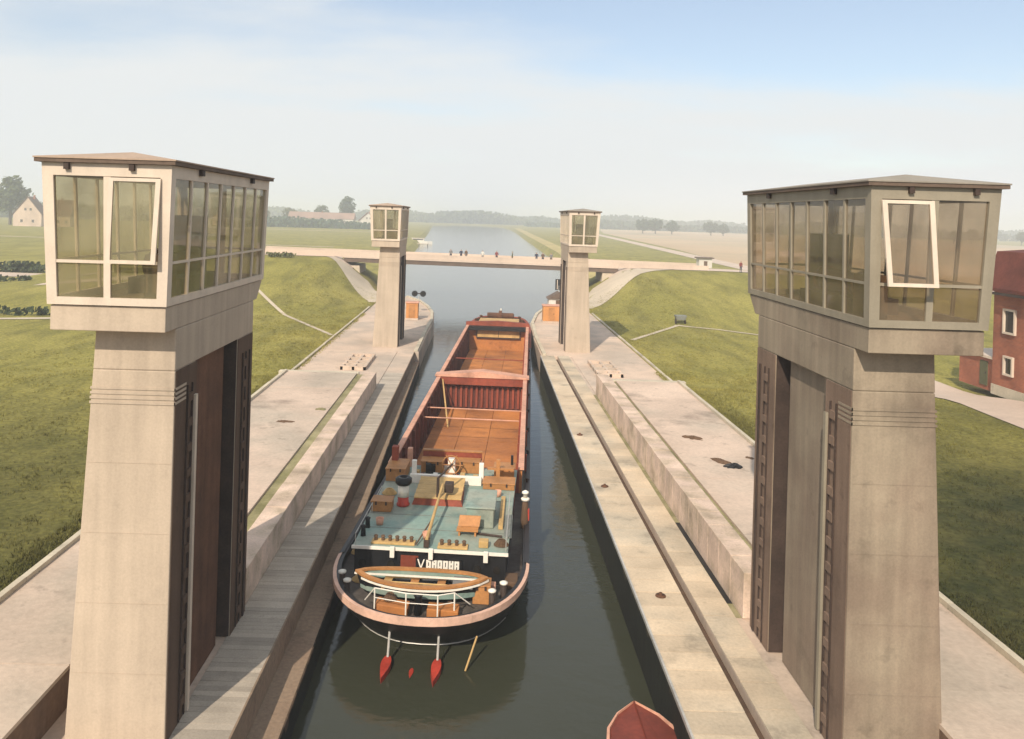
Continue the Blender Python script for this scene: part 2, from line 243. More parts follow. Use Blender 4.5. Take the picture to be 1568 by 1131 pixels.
# ------------------------------------------------------------------ mesh helpers
class MB:
    def __init__(s): s.v = []; s.f = []
    def add(s, vs, fs):
        o = len(s.v); s.v += [tuple(p) for p in vs]; s.f += [tuple(i+o for i in f) for f in fs]; return s
    def hexa(s, p):      # 4 bottom, 4 top, both in ring order
        return s.add(p, [(3, 2, 1, 0), (4, 5, 6, 7), (0, 1, 5, 4), (1, 2, 6, 5), (2, 3, 7, 6), (3, 0, 4, 7)])
    def box(s, x0, x1, y0, y1, z0, z1):
        return s.hexa([(x0, y0, z0), (x1, y0, z0), (x1, y1, z0), (x0, y1, z0), (x0, y0, z1), (x1, y0, z1), (x1, y1, z1), (x0, y1, z1)])
    def loft(s, rings, cap0=True, cap1=True, closed=True):
        n = len(rings[0]); vs = [p for r in rings for p in r]; fs = []
        for k in range(len(rings)-1):
            for i in range(n if closed else n-1):
                j = (i+1) % n; fs.append((k*n+i, k*n+j, (k+1)*n+j, (k+1)*n+i))
        if cap0: fs.append(tuple(range(n-1, -1, -1)))
        if cap1: fs.append(tuple((len(rings)-1)*n+i for i in range(n)))
        return s.add(vs, fs)
    def prism(s, poly, z0, z1, poly1=None):
        p1 = poly1 or poly
        return s.loft([[(x, y, z0) for x, y in poly], [(x, y, z1) for x, y in p1]])
    def tube(s, a, b, r0, r1=None, n=8):
        r1 = r0 if r1 is None else r1; a = Vector(a); b = Vector(b); d = (b-a).normalized()
        u = d.orthogonal().normalized(); w_ = d.cross(u)
        ring = lambda c, r: [tuple(c+(u*math.cos(2*math.pi*i/n)+w_*math.sin(2*math.pi*i/n))*r) for i in range(n)]
        return s.loft([ring(a, r0), ring(b, r1)])
    def lathe(s, c, prof, n=12):
        return s.loft([[(c[0]+r*math.cos(2*math.pi*i/n), c[1]+r*math.sin(2*math.pi*i/n), c[2]+z) for i in range(n)] for r, z in prof])
    def mesh(s, name, mat, smooth=False):
        me = bpy.data.meshes.new(name); me.from_pydata(s.v, [], s.f)
        b = bmesh.new(); b.from_mesh(me); bmesh.ops.delete(b, geom=[q for q in b.verts if not q.link_faces], context='VERTS'); bmesh.ops.recalc_face_normals(b, faces=b.faces); b.to_mesh(me); b.free()
        if mat: me.materials.append(mat)
        if smooth: me.polygons.foreach_set('use_smooth', [True]*len(me.polygons))
        return me
    def build(s, name, mat, parent=None, smooth=False, bevel=0):
        return put(name, s.mesh(name, mat, smooth), parent, bevel=bevel)
def put(name, me, parent=None, loc=(0, 0, 0), bevel=0, rz=0):
    o = bpy.data.objects.new(name, me); C.objects.link(o); o.location = loc; o.rotation_euler.z = rz
    if parent: o.parent = parent
    if bevel:
        m = o.modifiers.new('bevel', 'BEVEL'); m.width = bevel; m.segments = 2; m.limit_method = 'ANGLE'
    return o
def tag(o, label=None, cat=None, group=None, kind=None):
    for k, v in (('label', label), ('category', cat), ('group', group), ('kind', kind)):
        if v: o[k] = v
    return o
def empty(name, loc, label, cat, group=None, rz=0):
    o = bpy.data.objects.new(name, None); C.objects.link(o); o.location = loc; o.rotation_euler.z = rz; o.empty_display_size = 0.3
    return tag(o, label, cat, group)
def copy_tree(o, parent=None):
    kids = list(o.children); c = o.copy(); C.objects.link(c)
    if parent: c.parent = parent
    for k in kids: copy_tree(k, c)
    return c
def sm(a, b, x):
    t = min(1, max(0, (x-a)/(b-a))); return t*t*(3-2*t)
def interp(x, pts):
    if x <= pts[0][0]: return pts[0][1]
    for (x0, y0), (x1, y1) in zip(pts, pts[1:]):
        if x <= x1: return y0+(y1-y0)*(x-x0)/(x1-x0)
    return pts[-1][1]

# ------------------------------------------------------------------ terrain and water
SHL = [(-80, 12.4), (51.9, 12.4), (52.1, 13.0), (97, 13.0), (113, 13.2), (118, 16.5), (128, 17), (150, 18), (260, 23), (480, 33), (730, 45), (1000, 58), (1080, 30), (1100, 5)]
SHR = [(-80, 12.4), (51.9, 12.4), (52.1, 13.0), (97, 13.0), (113, 13.2), (118, 16.5), (128, 17), (150, 19), (260, 24.5), (480, 28), (790, 34), (1000, 30), (1080, 10), (1100, -4)]
def ground_z(X, Y):
    base = 0.85*(1-sm(48, 56, Y))+0.05*sm(48, 56, Y)*(1-sm(125, 160, Y))+0.3*sm(125, 160, Y)
    ax = abs(X); c = 4.5*(1-sm(30, 68, ax)) if X < 0 else 4.0*(1-sm(30, 120, ax)*0.9)
    e = c*(.3*sm(85, 117, Y)+.7*min(1, max(0, (Y-86)/30.5)))*(1-sm(129, 146, Y))*sm(14.2, 22.5, ax)
    return max(base, base*0.2+e) if e > 0.01 else base
D = [0, 0.4, 1, 2, 3, 4.2, 5.5, 7, 8.5, 10, 12, 14, 17, 20, 24, 29, 35, 43, 53, 66, 83, 105, 140, 200, 300, 480, 800, 1400, 3000, 6500]
rows = [-80, -40, -15, 0, 10, 20, 30, 38, 44, 48, 50, 51.9, 52.1, 54, 56, 60, 66, 72, 78, 82]+[84+1.5*i for i in range(44)]+[152, 160, 170, 185, 205, 230, 260, 300, 350, 420, 500, 600, 720, 850, 1000, 1040, 1080, 1100, 1300, 1700, 2400, 3500, 6500]
def side_x(Y, sgn, d): return sgn*(interp(Y, SHL if sgn < 0 else SHR)+d)
vs, fs = [], []
for Y in rows:
    closed = Y > 1090
    for sgn in (-1, 1):
        line = []
        for d in D:
            X = side_x(Y, sgn, d); line.append((X, Y, ground_z(X, Y)))
        inner = [(side_x(Y, sgn, -0.02 if Y < 116 else -3.2), Y, 0.2 if closed else -3.0), (sgn*1.0, Y, 0.2 if closed else -3.2)]
        line = list(reversed(line))+inner if sgn < 0 else list(reversed(inner))+line
        vs += line
nr = 2*(len(D)+2)
for r in range(len(rows)-1):
    for c in range(nr-1): fs.append((r*nr+c, r*nr+c+1, (r+1)*nr+c+1, (r+1)*nr+c))
mb = MB(); mb.add(vs, fs)
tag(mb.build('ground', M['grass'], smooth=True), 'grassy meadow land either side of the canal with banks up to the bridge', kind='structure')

mb = MB(); wr = sorted([Y for Y in rows if Y <= 1100]+[33.6, 75.2])
for y0, y1 in zip(wr, wr[1:]):
    ed = lambda Y: (side_x(Y, -1, 0 if Y > 116 else -0.3), side_x(Y, 1, 0 if Y > 116 else -0.3))
    (l0, r0), (l1, r1) = ed(y0), ed(y1)
    if 33.6 <= y0 and y1 <= 75.2:                       # the open hold reaches below the water level
        c0, c1 = -1.92+0.065*(y0-22.5), -1.92+0.065*(y1-22.5)
        mb.add([(l0, y0, -1.55), (c0-2.7, y0, -1.55), (c1-2.7, y1, -1.55), (l1, y1, -1.55)], [(0, 1, 2, 3)])
        mb.add([(c0+2.7, y0, -1.55), (r0, y0, -1.55), (r1, y1, -1.55), (c1+2.7, y1, -1.55)], [(0, 1, 2, 3)])
    else: mb.add([(l0, y0, -1.55), (r0, y0, -1.55), (r1, y1, -1.55), (l1, y1, -1.55)], [(0, 1, 2, 3)])
tag(mb.build('canal_water', M['water']), 'still grey green canal water running from the lock chamber to the horizon', kind='structure')

def drape(name, pts, width, mat, lift, label, step=1.5, kind='structure'):
    """a strip laid over the ground along a line of points"""
    path = []
    for (x0, y0), (x1, y1) in zip(pts, pts[1:]):
        n = max(1, int(math.hypot(x1-x0, y1-y0)/step))
        path += [(x0+(x1-x0)*i/n, y0+(y1-y0)*i/n) for i in range(n)]
    path.append(pts[-1]); v = []
    m = 5
    for i, p in enumerate(path):
        a = path[max(0, i-1)]; b = path[min(len(path)-1, i+1)]; d = Vector((b[0]-a[0], b[1]-a[1])).normalized(); nrm = (-d.y, d.x)
        for k in range(m):
            o = width*(k/(m-1)-0.5); X, Y = p[0]+nrm[0]*o, p[1]+nrm[1]*o; v.append((X, Y, ground_z(X, Y)+lift))
    f = [(i*m+k, i*m+k+1, (i+1)*m+k+1, (i+1)*m+k) for i in range(len(path)-1) for k in range(m-1)]
    b = MB(); b.add(v, f); return tag(b.build(name, mat, smooth=True), label, kind=kind)
drape('approach_road', [(-19, 123.5), (-60, 124.5), (-130, 131)], 6.5, M['road'], 0.06, 'pale road climbing to the bridge from the left')
drape('approach_road', [(19, 123.5), (60, 124), (130, 118)], 6.5, M['road'], 0.06, 'pale road climbing to the bridge from the right')
drape('path', [(14.0, 75.5), (20.9, 86.8)], 0.45, M['sand'], 0.05, 'narrow pale path slanting up the right bank from the quay', 0.8)
drape('path', [(20.9, 86.8), (24.5, 84.6), (30, 79), (38, 72)], 0.5, M['sand'], 0.055, 'narrow pale path crossing the right bank towards the brick house', 0.8)
drape('path', [(-26.5, 97), (-20, 85), (-13.3, 73)], 0.40, M['sand'], 0.05, 'narrow pale path slanting across the left bank', 0.8)
drape('path', [(-36, 104), (-60, 107), (-110, 112)], 3.2, M['road'], 0.05, 'broad pale track beside the hedges on the left')
drape('path', [(-41, 79), (-60, 73), (-90, 66)], 1.2, M['sand'], 0.05, 'narrow sandy track between lawn and lower meadow on the left')
drape('path', [(-45, 252), (-140, 262), (-260, 275)], 2.5, M['road'], 0.06, 'pale track across the meadow far beyond the left tower')
drape('path', [(-50, 470), (-130, 465), (-260, 450)], 9, M['field'], 0.06, 'dry pale strip in front of the far hedges')
drape('road', [(30, -20), (30.2, 20), (30.4, 45), (31, 70), (36, 95), (50, 112)], 4.6, M['road'], 0.05, 'light service road in front of the red brick house')
drape('road', [(64, 180), (68, 260), (82, 520), (100, 900)], 6, M['road'], 0.06, 'pale straight road running off beside the stubble field')
drape('field', [(217, 150), (232, 300), (255, 640), (290, 900)], 312, M['field'], 0.04, 'broad pinkish stubble field right of the canal', 30)
drape('canal_shore', [(side_x(Y, 1, 3.0), Y) for Y in (150, 200, 260, 350, 480, 640, 800)], 5.5, M['shore'], 0.07, 'yellow strip of dry reeds along the right canal shore', 8)
# bare sand slopes round the bridge ends
for sgn, lab in ((-1, 'pale bare slope under the left end of the bridge'), (1, 'pale bare slope under the right end of the bridge')):
    v, f = [], []; n, m = 14, 12
    for i in range(n+1):
        for k in range(m+1):
            Y = 101+20*i/n; t = k/m
            X = sgn*(13.05+(0.2+ (0.6+(9.5 if sgn < 0 else 15)*((Y-101)/20)**1.3))*t+0.0)
            sh = interp(Y, SHL); X = sgn*max(abs(X), sh+0.02)
            if k == 0: v.append((sgn*(sh-3.0), Y, -2.75) if Y > 113.5 else (sgn*(sh+.01), Y, ground_z(X, Y)+0.05))
            v.append((X, Y, ground_z(X, Y)+0.06))
    for i in range(n):
        for k in range(m+1): f.append((i*(m+2)+k, i*(m+2)+k+1, (i+1)*(m+2)+k+1, (i+1)*(m+2)+k))
    b = MB(); b.add(v, f); tag(b.build('sand_slope', M['sand'], smooth=True), lab, kind='structure')

def tufts(name, regions, n, label, seed, hmin, hmax):
    r_ = random.Random(seed); v, f = [], []
    for x0, x1, y0, y1, wgt in regions:
        for c in range(int(n*wgt)):
            X, Y = x0+(x1-x0)*r_.random()**1.6, y0+(y1-y0)*r_.random(); z = ground_z(X, Y)
            k = .5+.5*math.sin(X*.9+Y*.35)*math.sin(X*.31-Y*.8)
            if r_.random() > .25+.75*k: continue
            for q in range(7):
                a = r_.uniform(0, 6.28); h = r_.uniform(hmin, hmax)*(.6+.6*k); px, py = X+r_.gauss(0, .12), Y+r_.gauss(0, .12); lx, ly = r_.gauss(0, .5)*h, r_.gauss(0, .5)*h; wd = .022; o = len(v)
                v += [(px-math.cos(a)*wd, py-math.sin(a)*wd, z-.02), (px+math.cos(a)*wd, py+math.sin(a)*wd, z-.02), (px+lx, py+ly, z+h)]; f.append((o, o+1, o+2))
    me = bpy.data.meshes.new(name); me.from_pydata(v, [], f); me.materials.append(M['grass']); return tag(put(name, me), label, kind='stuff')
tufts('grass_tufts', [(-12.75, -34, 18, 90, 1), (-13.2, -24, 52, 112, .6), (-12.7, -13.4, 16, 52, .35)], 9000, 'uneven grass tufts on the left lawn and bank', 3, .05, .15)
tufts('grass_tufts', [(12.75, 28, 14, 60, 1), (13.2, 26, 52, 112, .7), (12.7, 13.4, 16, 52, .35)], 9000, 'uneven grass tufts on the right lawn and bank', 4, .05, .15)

# ------------------------------------------------------------------ quays
def wl(Y): return interp(Y, [(18, -4.65), (75, -5.05)])       # left chamber wall
def wr_(Y): return interp(Y, [(18, 4.41), (75, 4.85)])        # right chamber wall
def strip(fa, fb, y0, y1, n=10):
    ys = [y0+(y1-y0)*i/n for i in range(n+1)]
    return [(fa(y), y) for y in ys]+[(fb(y), y) for y in reversed(ys)]
K = lambda c: (lambda y: c)
qL = MB(); qL.prism([(-9.3, -40), (-5.41, -40), (-5.41, 66), (-6.75, 66), (-6.75, 52), (-7.5, 52), (-7.5, 23.0), (-9.3, 23.0)], -3.1, -0.03)
quayL = qL.build('quay', M['conc']); tag(quayL, 'left lock quay: plank walkway, low wall and concrete apron', kind='structure')
b = MB(); b.prism(strip(wl, K(-5.412), -40, 66, 20), -3.1, -0.8); led = b.build('ledge', M['wall'], quayL)
b = MB(); b.prism(strip(lambda y: wl(y)-0.03, K(-5.42), -40, 66, 20), -0.796, -0.785); b.build('ledge_top', M['ledge'], quayL)
b = MB(); b.box(-5.44, -5.395, -40, 66, -0.78, 0.012); b.build('walkway_riser', M['ledge'], quayL)
for s, quay in ((-1, quayL),):
    b = MB(); b.prism([(-12.4, -40), (-9.3, -40), (-9.3, 23), (-7.98, 23), (-7.98, 52), (-12.4, 52)], -3.1, 0.80); b.build('apron_base', M['wall'], quay)
b = MB(); b.prism([(-7.98, 23), (-7.5, 23), (-7.5, 52), (-7.98, 52)], -3.1, 0.82); b.build('gutter', M['moss'], quayL)
qR = MB(); qR.prism([(5.87, -40), (9.3, -40), (9.3, 23.0), (8.0, 23.0), (8.0, 52), (7.25, 52), (7.25, 66), (5.87, 66)], -3.1, -0.32)
quayR = qR.build('quay', M['conc']); tag(quayR, 'right lock quay: jointed coping slabs, groove, low wall and concrete apron', kind='structure')
b = MB(); b.prism(strip(wr_, K(5.868), -40, 66, 20), -3.1, -0.03); b.build('coping_base', M['wall_r'], quayR)
b = MB(); b.box(5.872, 6.158, -40, 66, -.317, -.29); b.build('groove_shade_strip', M['inner'], quayR)  # dark strip that paints the shade inside the groove
b = MB(); b.box(7.07, 7.247, 23.05, 51.9, -.028, -.022); b.build('foot_drain', M['moss'], quayR)
b = MB(); b.box(7.075, 7.24, 23.9, 30.2, -.0205, -.012); b.build('dark_drain', M['black'], quayR)  # black strip over part of the drain
b = MB(); b.prism([(6.16, -40), (9.3, -40), (9.3, 23.0), (8.0, 23.0), (8.0, 52), (7.25, 52), (7.25, 66), (6.16, 66)], -0.315, -0.03); b.build('walkway_base', M['conc'], quayR)
b = MB(); b.prism([(9.3, -40), (12.4, -40), (12.4, 52), (8.48, 52), (8.48, 23), (9.3, 23)], -3.1, 0.80); b.build('apron_base', M['wall'], quayR)
b = MB(); b.prism([(8.0, 23), (8.48, 23), (8.48, 52), (8.0, 52)], -3.1, 0.82); b.build('gutter', M['moss'], quayR)
# loose-looking pieces of the paving: planks, coping stones, apron slabs, wall panels, kerb stones
pl = MB().box(-0.655, 0.655, 0, 0.192, -0.045, 0.0).mesh('plank', M['plank'])
for i in range(230): put('plank', pl, quayL, (-6.085+rnd.uniform(-.006, .006), 11+i*0.2, rnd.uniform(0.0, 0.008)))
b = MB(); b.box(-6.745, -5.43, -40, 11, -0.04, 0.004); b.build('walkway_slab', M['conc'], quayL)
b = MB(); b.box(-6.745, -5.43, 57.05, 66, -0.04, 0.004); b.build('walkway_slab', M['conc'], quayL)
y = 11.0
while y < 66:
    b = MB(); y2 = min(66, y+0.84)
    g = 0.012; b.prism([(wr_(y+g)+0.05, y+g), (5.866, y+g), (5.866, y2-g), (wr_(y2-g)+0.05, y2-g)], -0.028, 0.004+rnd.uniform(-.006, .006))
    b.build('coping_stone', M['stone'], quayR); y = y2
b = MB(); b.prism(strip(lambda q: wr_(q)-0.012, lambda q: wr_(q)+0.045, 9, 66, 20), -0.09, 0.012); b.build('steel_edge', M['steel'], quayR)
ws = MB().box(6.165, 7.06, 0.012, 1.088, -0.028, 0.0).mesh('walkway_stone', M['stone'])
for i in range(50): put('walkway_stone', ws, quayR, (0, 11+i*1.1, rnd.uniform(-0.006, 0.006)))
for s, quay, x0, x1 in ((-1, quayL, -12.4, -7.99), (1, quayR, 8.49, 12.4)):
    for i in range(13):
        ya, yb = -11+i*4.85, -11+(i+1)*4.85-0.02
        yb = min(yb, 52)
        poly = [(x0, ya), (x1, ya), (x1, yb), (x0, yb)]
        e = -9.3 if s < 0 else 9.3
        if yb < 23.0:
            poly = [(x0, ya), (e, ya), (e, yb), (x0, yb)] if s < 0 else [(e, ya), (x1, ya), (x1, yb), (e, yb)]
        elif ya < 23.0:
            poly = [(x0, ya), (e, ya), (e, 23), (x1, 23), (x1, yb), (x0, yb)] if s < 0 else [(x0, 23), (e, 23), (e, ya), (x1, ya), (x1, yb), (x0, yb)]
        b = MB(); b.prism(poly, 0.805, 0.90+rnd.uniform(-.008, .008)); b.build('concrete_slab', M['apron'], quay)
for s, quay, f0, f1, h, st in ((-1, quayL, -7.498, -6.75, 1.0, 2.42), (1, quayR, 7.25, 7.998, 1.28, 1.21)):
    for i in range(round(29.04/st)):
        ya, yb = 23.0+i*st, 23.0+(i+1)*st-0.016
        b = MB(); b.box(f0, f1+rnd.uniform(-.004, .004), ya, yb, -0.02, h+rnd.uniform(-.008, .008)); b.build('wall_panel', M['parapet'], quay, bevel=0.018)
kb = MB().box(-0.09, 0.09, 0.01, 1.99, -0.35, 0.09).mesh('kerb_stone', M['kerb'])
for s, quay in ((-1, quayL), (1, quayR)):
    for i in range(26): put('kerb_stone', kb, quay, (s*12.5, i*2.0, 0.95+rnd.uniform(-.012, .012)))
    for i in range(22): put('kerb_stone', kb, quay, (s*13.1, 52+i*2.0, 0.06+rnd.uniform(-.012, .012)))
# far quay round the far towers and its curved guide walls
farL = [(-13, 52.02), (-7.52, 52.02), (-6.77, 66.02), (-5.05, 66.02), (-5.05, 76), (-4.95, 86), (-5.3, 93), (-6.2, 99), (-7.6, 105), (-9.6, 110), (-13, 113.5)]
farL = [(-13, 52.02), (-6.77, 52.02)]+farL[2:]
b = MB(); b.prism(farL, -3.1, 0.0); b.build('far_quay', M['conc'], quayL, bevel=0.05)
farR = [(13, 52.02), (7.27, 52.02), (7.27, 66.02), (4.85, 66.02), (4.85, 76), (5.2, 86), (6.2, 94), (7.9, 101.5), (9.6, 108), (11.5, 112.5), (13, 114)]
b = MB(); b.prism(list(reversed(farR)), -3.1, 0.0); b.build('far_quay', M['conc'], quayR, bevel=0.05)
for s, quay in ((-1, quayL), (1, quayR)):
    b = MB(); b.box(min(s*7.9, s*13), max(s*7.9, s*13), 52.03, 52.5, 0.004, 0.9); b.build('apron_edge', M['kerb'], quay, bevel=0.03)
def beam(name, pts, w_, z0, z1, mat, parent):
    b = MB(); 
    for (x0, y0), (x1, y1) in zip(pts, pts[1:]):
        d = Vector((x1-x0, y1-y0)).normalized(); n = Vector((-d.y, d.x))*w_/2
        b.prism([(x0+n.x, y0+n.y), (x0-n.x, y0-n.y), (x1-n.x, y1-n.y), (x1+n.x, y1+n.y)], z0, z1)
    return b.build(name, mat, parent)
beam('edge_rail', [(x+0.25, y) for x, y in farR[3:-1]], 0.3, 0.004, 0.16, M['kerb'], quayR)
beam('edge_rail', [(x-0.25, y) for x, y in farL[3:-1]], 0.3, 0.004, 0.16, M['kerb'], quayL)

# ------------------------------------------------------------------ gate towers
def make_tower(side, Y0, z0, shift, label, group, cm, fm, rm, gm, panelm, open_kind, im, rungs=True):
    t = empty('gate_tower', (side*7.0+shift, Y0, z0), label, 'lock tower', group)
    X = lambda a: side*a
    # shaft with the gate recess in its inner face
    u = lambda o: [(X(0), .62), (X(o), .62), (X(o), 6.4), (X(0), 6.4), (X(0), 5.0), (X(.85), 5.0), (X(.85), 1.9), (X(0), 1.9)]
    b = MB(); b.prism(u(2.08), -0.02, 7.72, u(1.70)); b.prism([(X(0), .62), (X(1.70), .62), (X(1.70), 6.4), (X(0), 6.4)], 7.722, 8.595, [(X(0), .62), (X(1.66), .62), (X(1.66), 6.4), (X(0), 6.4)])
    b.build('shaft', cm, t, bevel=.025)
    b = MB(); b.box(min(X(.22), X(.845)), max(X(.22), X(.845)), 2.38, 4.55, 0, 7.70); b.build('gate_panel', panelm, t)
    b = MB(); b.box(min(X(.847), X(.849)), max(X(.847), X(.849)), 1.92, 4.98, 0, 7.7); b.box(min(X(.02), X(.845)), max(X(.02), X(.845)), 4.985, 4.997, 0, 7.715); b.build('recess_shade_lining', M['iron'], t)  # gaps lined dark to paint the shade in the recess
    for ya, yb in ((.66, 1.9), (5.0, 6.36)):
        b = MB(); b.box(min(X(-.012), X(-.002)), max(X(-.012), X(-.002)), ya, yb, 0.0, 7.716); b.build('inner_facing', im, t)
    for yy in (1.32, 5.42):
        b = MB(); b.box(min(X(-.05), X(.03)), max(X(-.05), X(.03)), yy-.03, yy, 0.05, 7.3); b.box(min(X(-.05), X(.03)), max(X(-.05), X(.03)), yy+.26, yy+.29, 0.05, 7.3)
        b.box(min(X(-.006), X(-.002)), max(X(-.006), X(-.002)), yy+.001, yy+.259, 0.05, 7.3)
        rk = b.build('guide_rack', M['iron'], t)
        if rungs:
            rg = MB().box(min(X(-.06), X(-.008)), max(X(-.06), X(-.008)), yy+.002, yy+.258, -.09, .09).mesh('rung', M['inner'] if side < 0 else im)
            for k in range(13): put('rung', rg, rk, (0, 0, 0.42+k*0.55))
    b = MB(); b.box(min(X(-.07), X(.02)), max(X(-.07), X(.02)), 1.74, 1.86, 0.02, 7.0); b.build('guide_rail', M['frame'] if side < 0 else fm, t)
    b = MB(); b.box(min(X(-.05), X(.02)), max(X(-.05), X(.02)), 6.02, 6.12, 0.02, 7.3); b.build('guide_rail', M['iron'], t)
    for k in range(4):
        z = 7.02+k*.1; o = 2.08-(2.08-1.70)*z/7.72
        b = MB(); b.box(min(X(-.02), X(o+.012)), max(X(-.02), X(o+.012)), .60, .619, z, z+.05); b.box(min(X(-.02), X(-.001)), max(X(-.02), X(-.001)), .60, 1.25, z, z+.05); b.build('band_rib', cm, t)
    for z in (1.45, 2.9, 4.35, 5.8):
        o = 2.08-(2.08-1.70)*z/7.72
        b = MB(); b.box(min(X(.03), X(o-.03)), max(X(.03), X(o-.03)), .612, .619, z, z+.012); b.build('pour_joint', cm, t)
    # cabin base
    b = MB(); b.hexa([(X(0), .02, 8.6), (X(2.3), .02, 8.6), (X(2.3), 6.7, 8.6), (X(0), 6.7, 8.6), (X(0), .02, 9.1), (X(2.3), .02, 9.1), (X(2.3), 7.2, 9.1), (X(0), 7.2, 9.1)]); b.build('cabin_base', cm, t, bevel=0.015)
    # cabin skeleton: plane functions, walls lean outwards towards the top
    ZB, ZM, ZT = 9.12, 9.98, 11.68
    def oa(z): return 2.34+(z-9.1)*0.055         # outer wall
    def ia(z): return -0.03-(z-9.1)*0.02         # inner wall
    def fy(z): return -0.04-(z-9.1)*0.02
    def by(z): return 7.24+(z-9.1)*0.05
    def ptF(f, z, d=0): return (X(ia(z)+(oa(z)-ia(z))*f), fy(z)+d, z)
    def ptB(f, z, d=0): return (X(ia(z)+(oa(z)-ia(z))*f), by(z)-d, z)
    def ptI(f, z, d=0): return (X(ia(z)+d), fy(z)+(by(z)-fy(z))*f, z)
    def ptO(f, z, d=0): return (X(oa(z)-d), fy(z)+(by(z)-fy(z))*f, z)
    def bar(b, pt, f0, f1, z0, z1, d0=0.0, d1=0.09):
        b.hexa([pt(f0, z0, d0), pt(f1, z0, d0), pt(f1, z0, d1), pt(f0, z0, d1), pt(f0, z1, d0), pt(f1, z1, d0), pt(f1, z1, d1), pt(f0, z1, d1)])
    ins = lambda f: 0
    sills = MB()
    for pt in (ptF, ptB): bar(sills, pt, 0, 1, ZB, ZB+.15, 0, .10); bar(sills, pt, 0, 1, ZT, 11.93, 0, .10)
    e0 = .1/7.4
    for pt in (ptI, ptO): bar(sills, pt, e0, 1-e0, ZB, ZB+.15, 0, .10); bar(sills, pt, e0, 1-e0, ZT, 11.93, 0, .10)
    sills.build('cabin_ring_beam', fm, t)
    for pt in (ptF, ptB):
        for f0, f1 in ((0, .085), (.915, 1)):
            cp = MB(); bar(cp, pt, f0, f1, ZB+.15, ZT, 0, .10); cp.build('corner_post', fm, t)
    for pt in (ptI, ptO):
        for f0, f1 in ((e0, .032), (.968, 1-e0)):
            cp = MB(); bar(cp, pt, f0, f1, ZB+.15, ZT, 0, .10); cp.build('corner_post', fm, t)
    def pane(wf, pt, f0, f1, z0, z1, d=.05):
        g = MB(); bar(g, pt, f0, f1, z0, z1, d, d+.008); return g.build('pane', gm, wf)
    # front and back windows
    for pt, nm in ((ptF, 'front'), (ptB, 'back')):
        b = MB(); c0, c1 = .085, .915; md = .5
        bar(b, pt, md-.028, md+.028, ZB+.15, ZT, .012, .08); bar(b, pt, c0, md-.028, ZM-.03, ZM+.03, .012, .08); bar(b, pt, md+.028, c1, ZM-.03, ZM+.03, .012, .08)
        wf = b.build('window_frame', M['frame'] if side < 0 else fm, t)
        for (f0, f1) in ((c0, md-.028), (md+.028, c1)):
            pane(wf, pt, f0, f1, ZB+.15, ZM-.03)
            casement = nm == 'front' and open_kind and f0 == (c0 if open_kind == 'inner' else md+.028)
            if not casement: pane(wf, pt, f0, f1, ZM+.03, ZT)
            else:
                # hinged sash: pushed outward at the bottom
                sw = .15 if side < 0 else .33
                def ps(f, z, d=0): p = pt(f, z, d-.045); k = (ZT-z)/(ZT-ZM); return (p[0], p[1]-sw*k, z)
                s = MB(); fw = .03
                bar(s, ps, f0-.008, f0+fw, ZM-.01, ZT-.02, 0, .05); bar(s, ps, f1-fw, f1+.008, ZM-.01, ZT-.02, 0, .05)
                bar(s, ps, f0+fw, f1-fw, ZM-.01, ZM+.06, 0, .05); bar(s, ps, f0+fw, f1-fw, ZT-.09, ZT-.02, 0, .05)
                sash = s.build('open_sash', M['frame'], t)
                g = MB(); bar(g, ps, f0+fw, f1-fw, ZM+.06, ZT-.09, .02, .028); g.build('pane', gm, sash)
    for pt in (ptI, ptO):
        b = MB(); n = 7; a0, a1 = .032, .968; st = (a1-a0)/n
        for k in range(1, n): bar(b, pt, a0+st*k-.005, a0+st*k+.005, ZB+.15, ZT, .012, .07)
        for k in range(n): bar(b, pt, a0+st*k+(.005 if k else 0), a0+st*(k+1)-(.005 if k < n-1 else 0), ZM-.025, ZM+.025, .015, .065)
        wf = b.build('window_frame', fm, t)
        for k in range(n):
            f0, f1 = a0+st*k+(.005 if k else 0), a0+st*(k+1)-(.005 if k < n-1 else 0)
            pane(wf, pt, f0, f1, ZB+.15, ZM-.025); pane(wf, pt, f0, f1, ZM+.025, ZT)
    # inside: floor, winch drum on a bed, control cabinet, ceiling
    b = MB(); b.box(min(X(.1), X(2.2)), max(X(.1), X(2.2)), .1, 7.1, 9.101, 9.14); b.build('cabin_floor', M['recess'], t)
    b = MB(); b.box(min(X(.5), X(1.7)), max(X(.5), X(1.7)), 2.2, 4.8, 9.141, 9.5); b.build('winch_bed', M['iron'], t)
    b = MB(); b.tube((X(1.1), 2.5, 9.75), (X(1.1), 4.5, 9.75), .28, n=14); b.tube((X(1.1), 2.4, 9.75), (X(1.1), 2.5, 9.75), .38, n=14); b.tube((X(1.1), 4.5, 9.75), (X(1.1), 4.6, 9.75), .38, n=14); b.build('winch_drum', M['rust'], t)
    b = MB(); b.box(min(X(1.2), X(2.0)), max(X(1.2), X(2.0)), 5.4, 6.0, 9.141, 10.9); b.build('control_cabinet', M['olive'], t)
    b = MB(); b.box(min(X(.35), X(.8)), max(X(.35), X(.8)), .9, 1.5, 9.141, 10.1); b.build('control_desk', M['brown'], t)
    # roof: thin slab with a low hip
    o = .10
    rx0, rx1, ry0, ry1 = ia(11.93)-o, oa(11.93)+o, fy(11.93)-o, by(11.93)+o
    b = MB(); b.box(min(X(rx0), X(rx1)), max(X(rx0), X(rx1)), ry0, ry1, 11.935, 12.01); b.build('roof_fascia', M['fascia'], t)
    hx = (rx0+rx1)/2
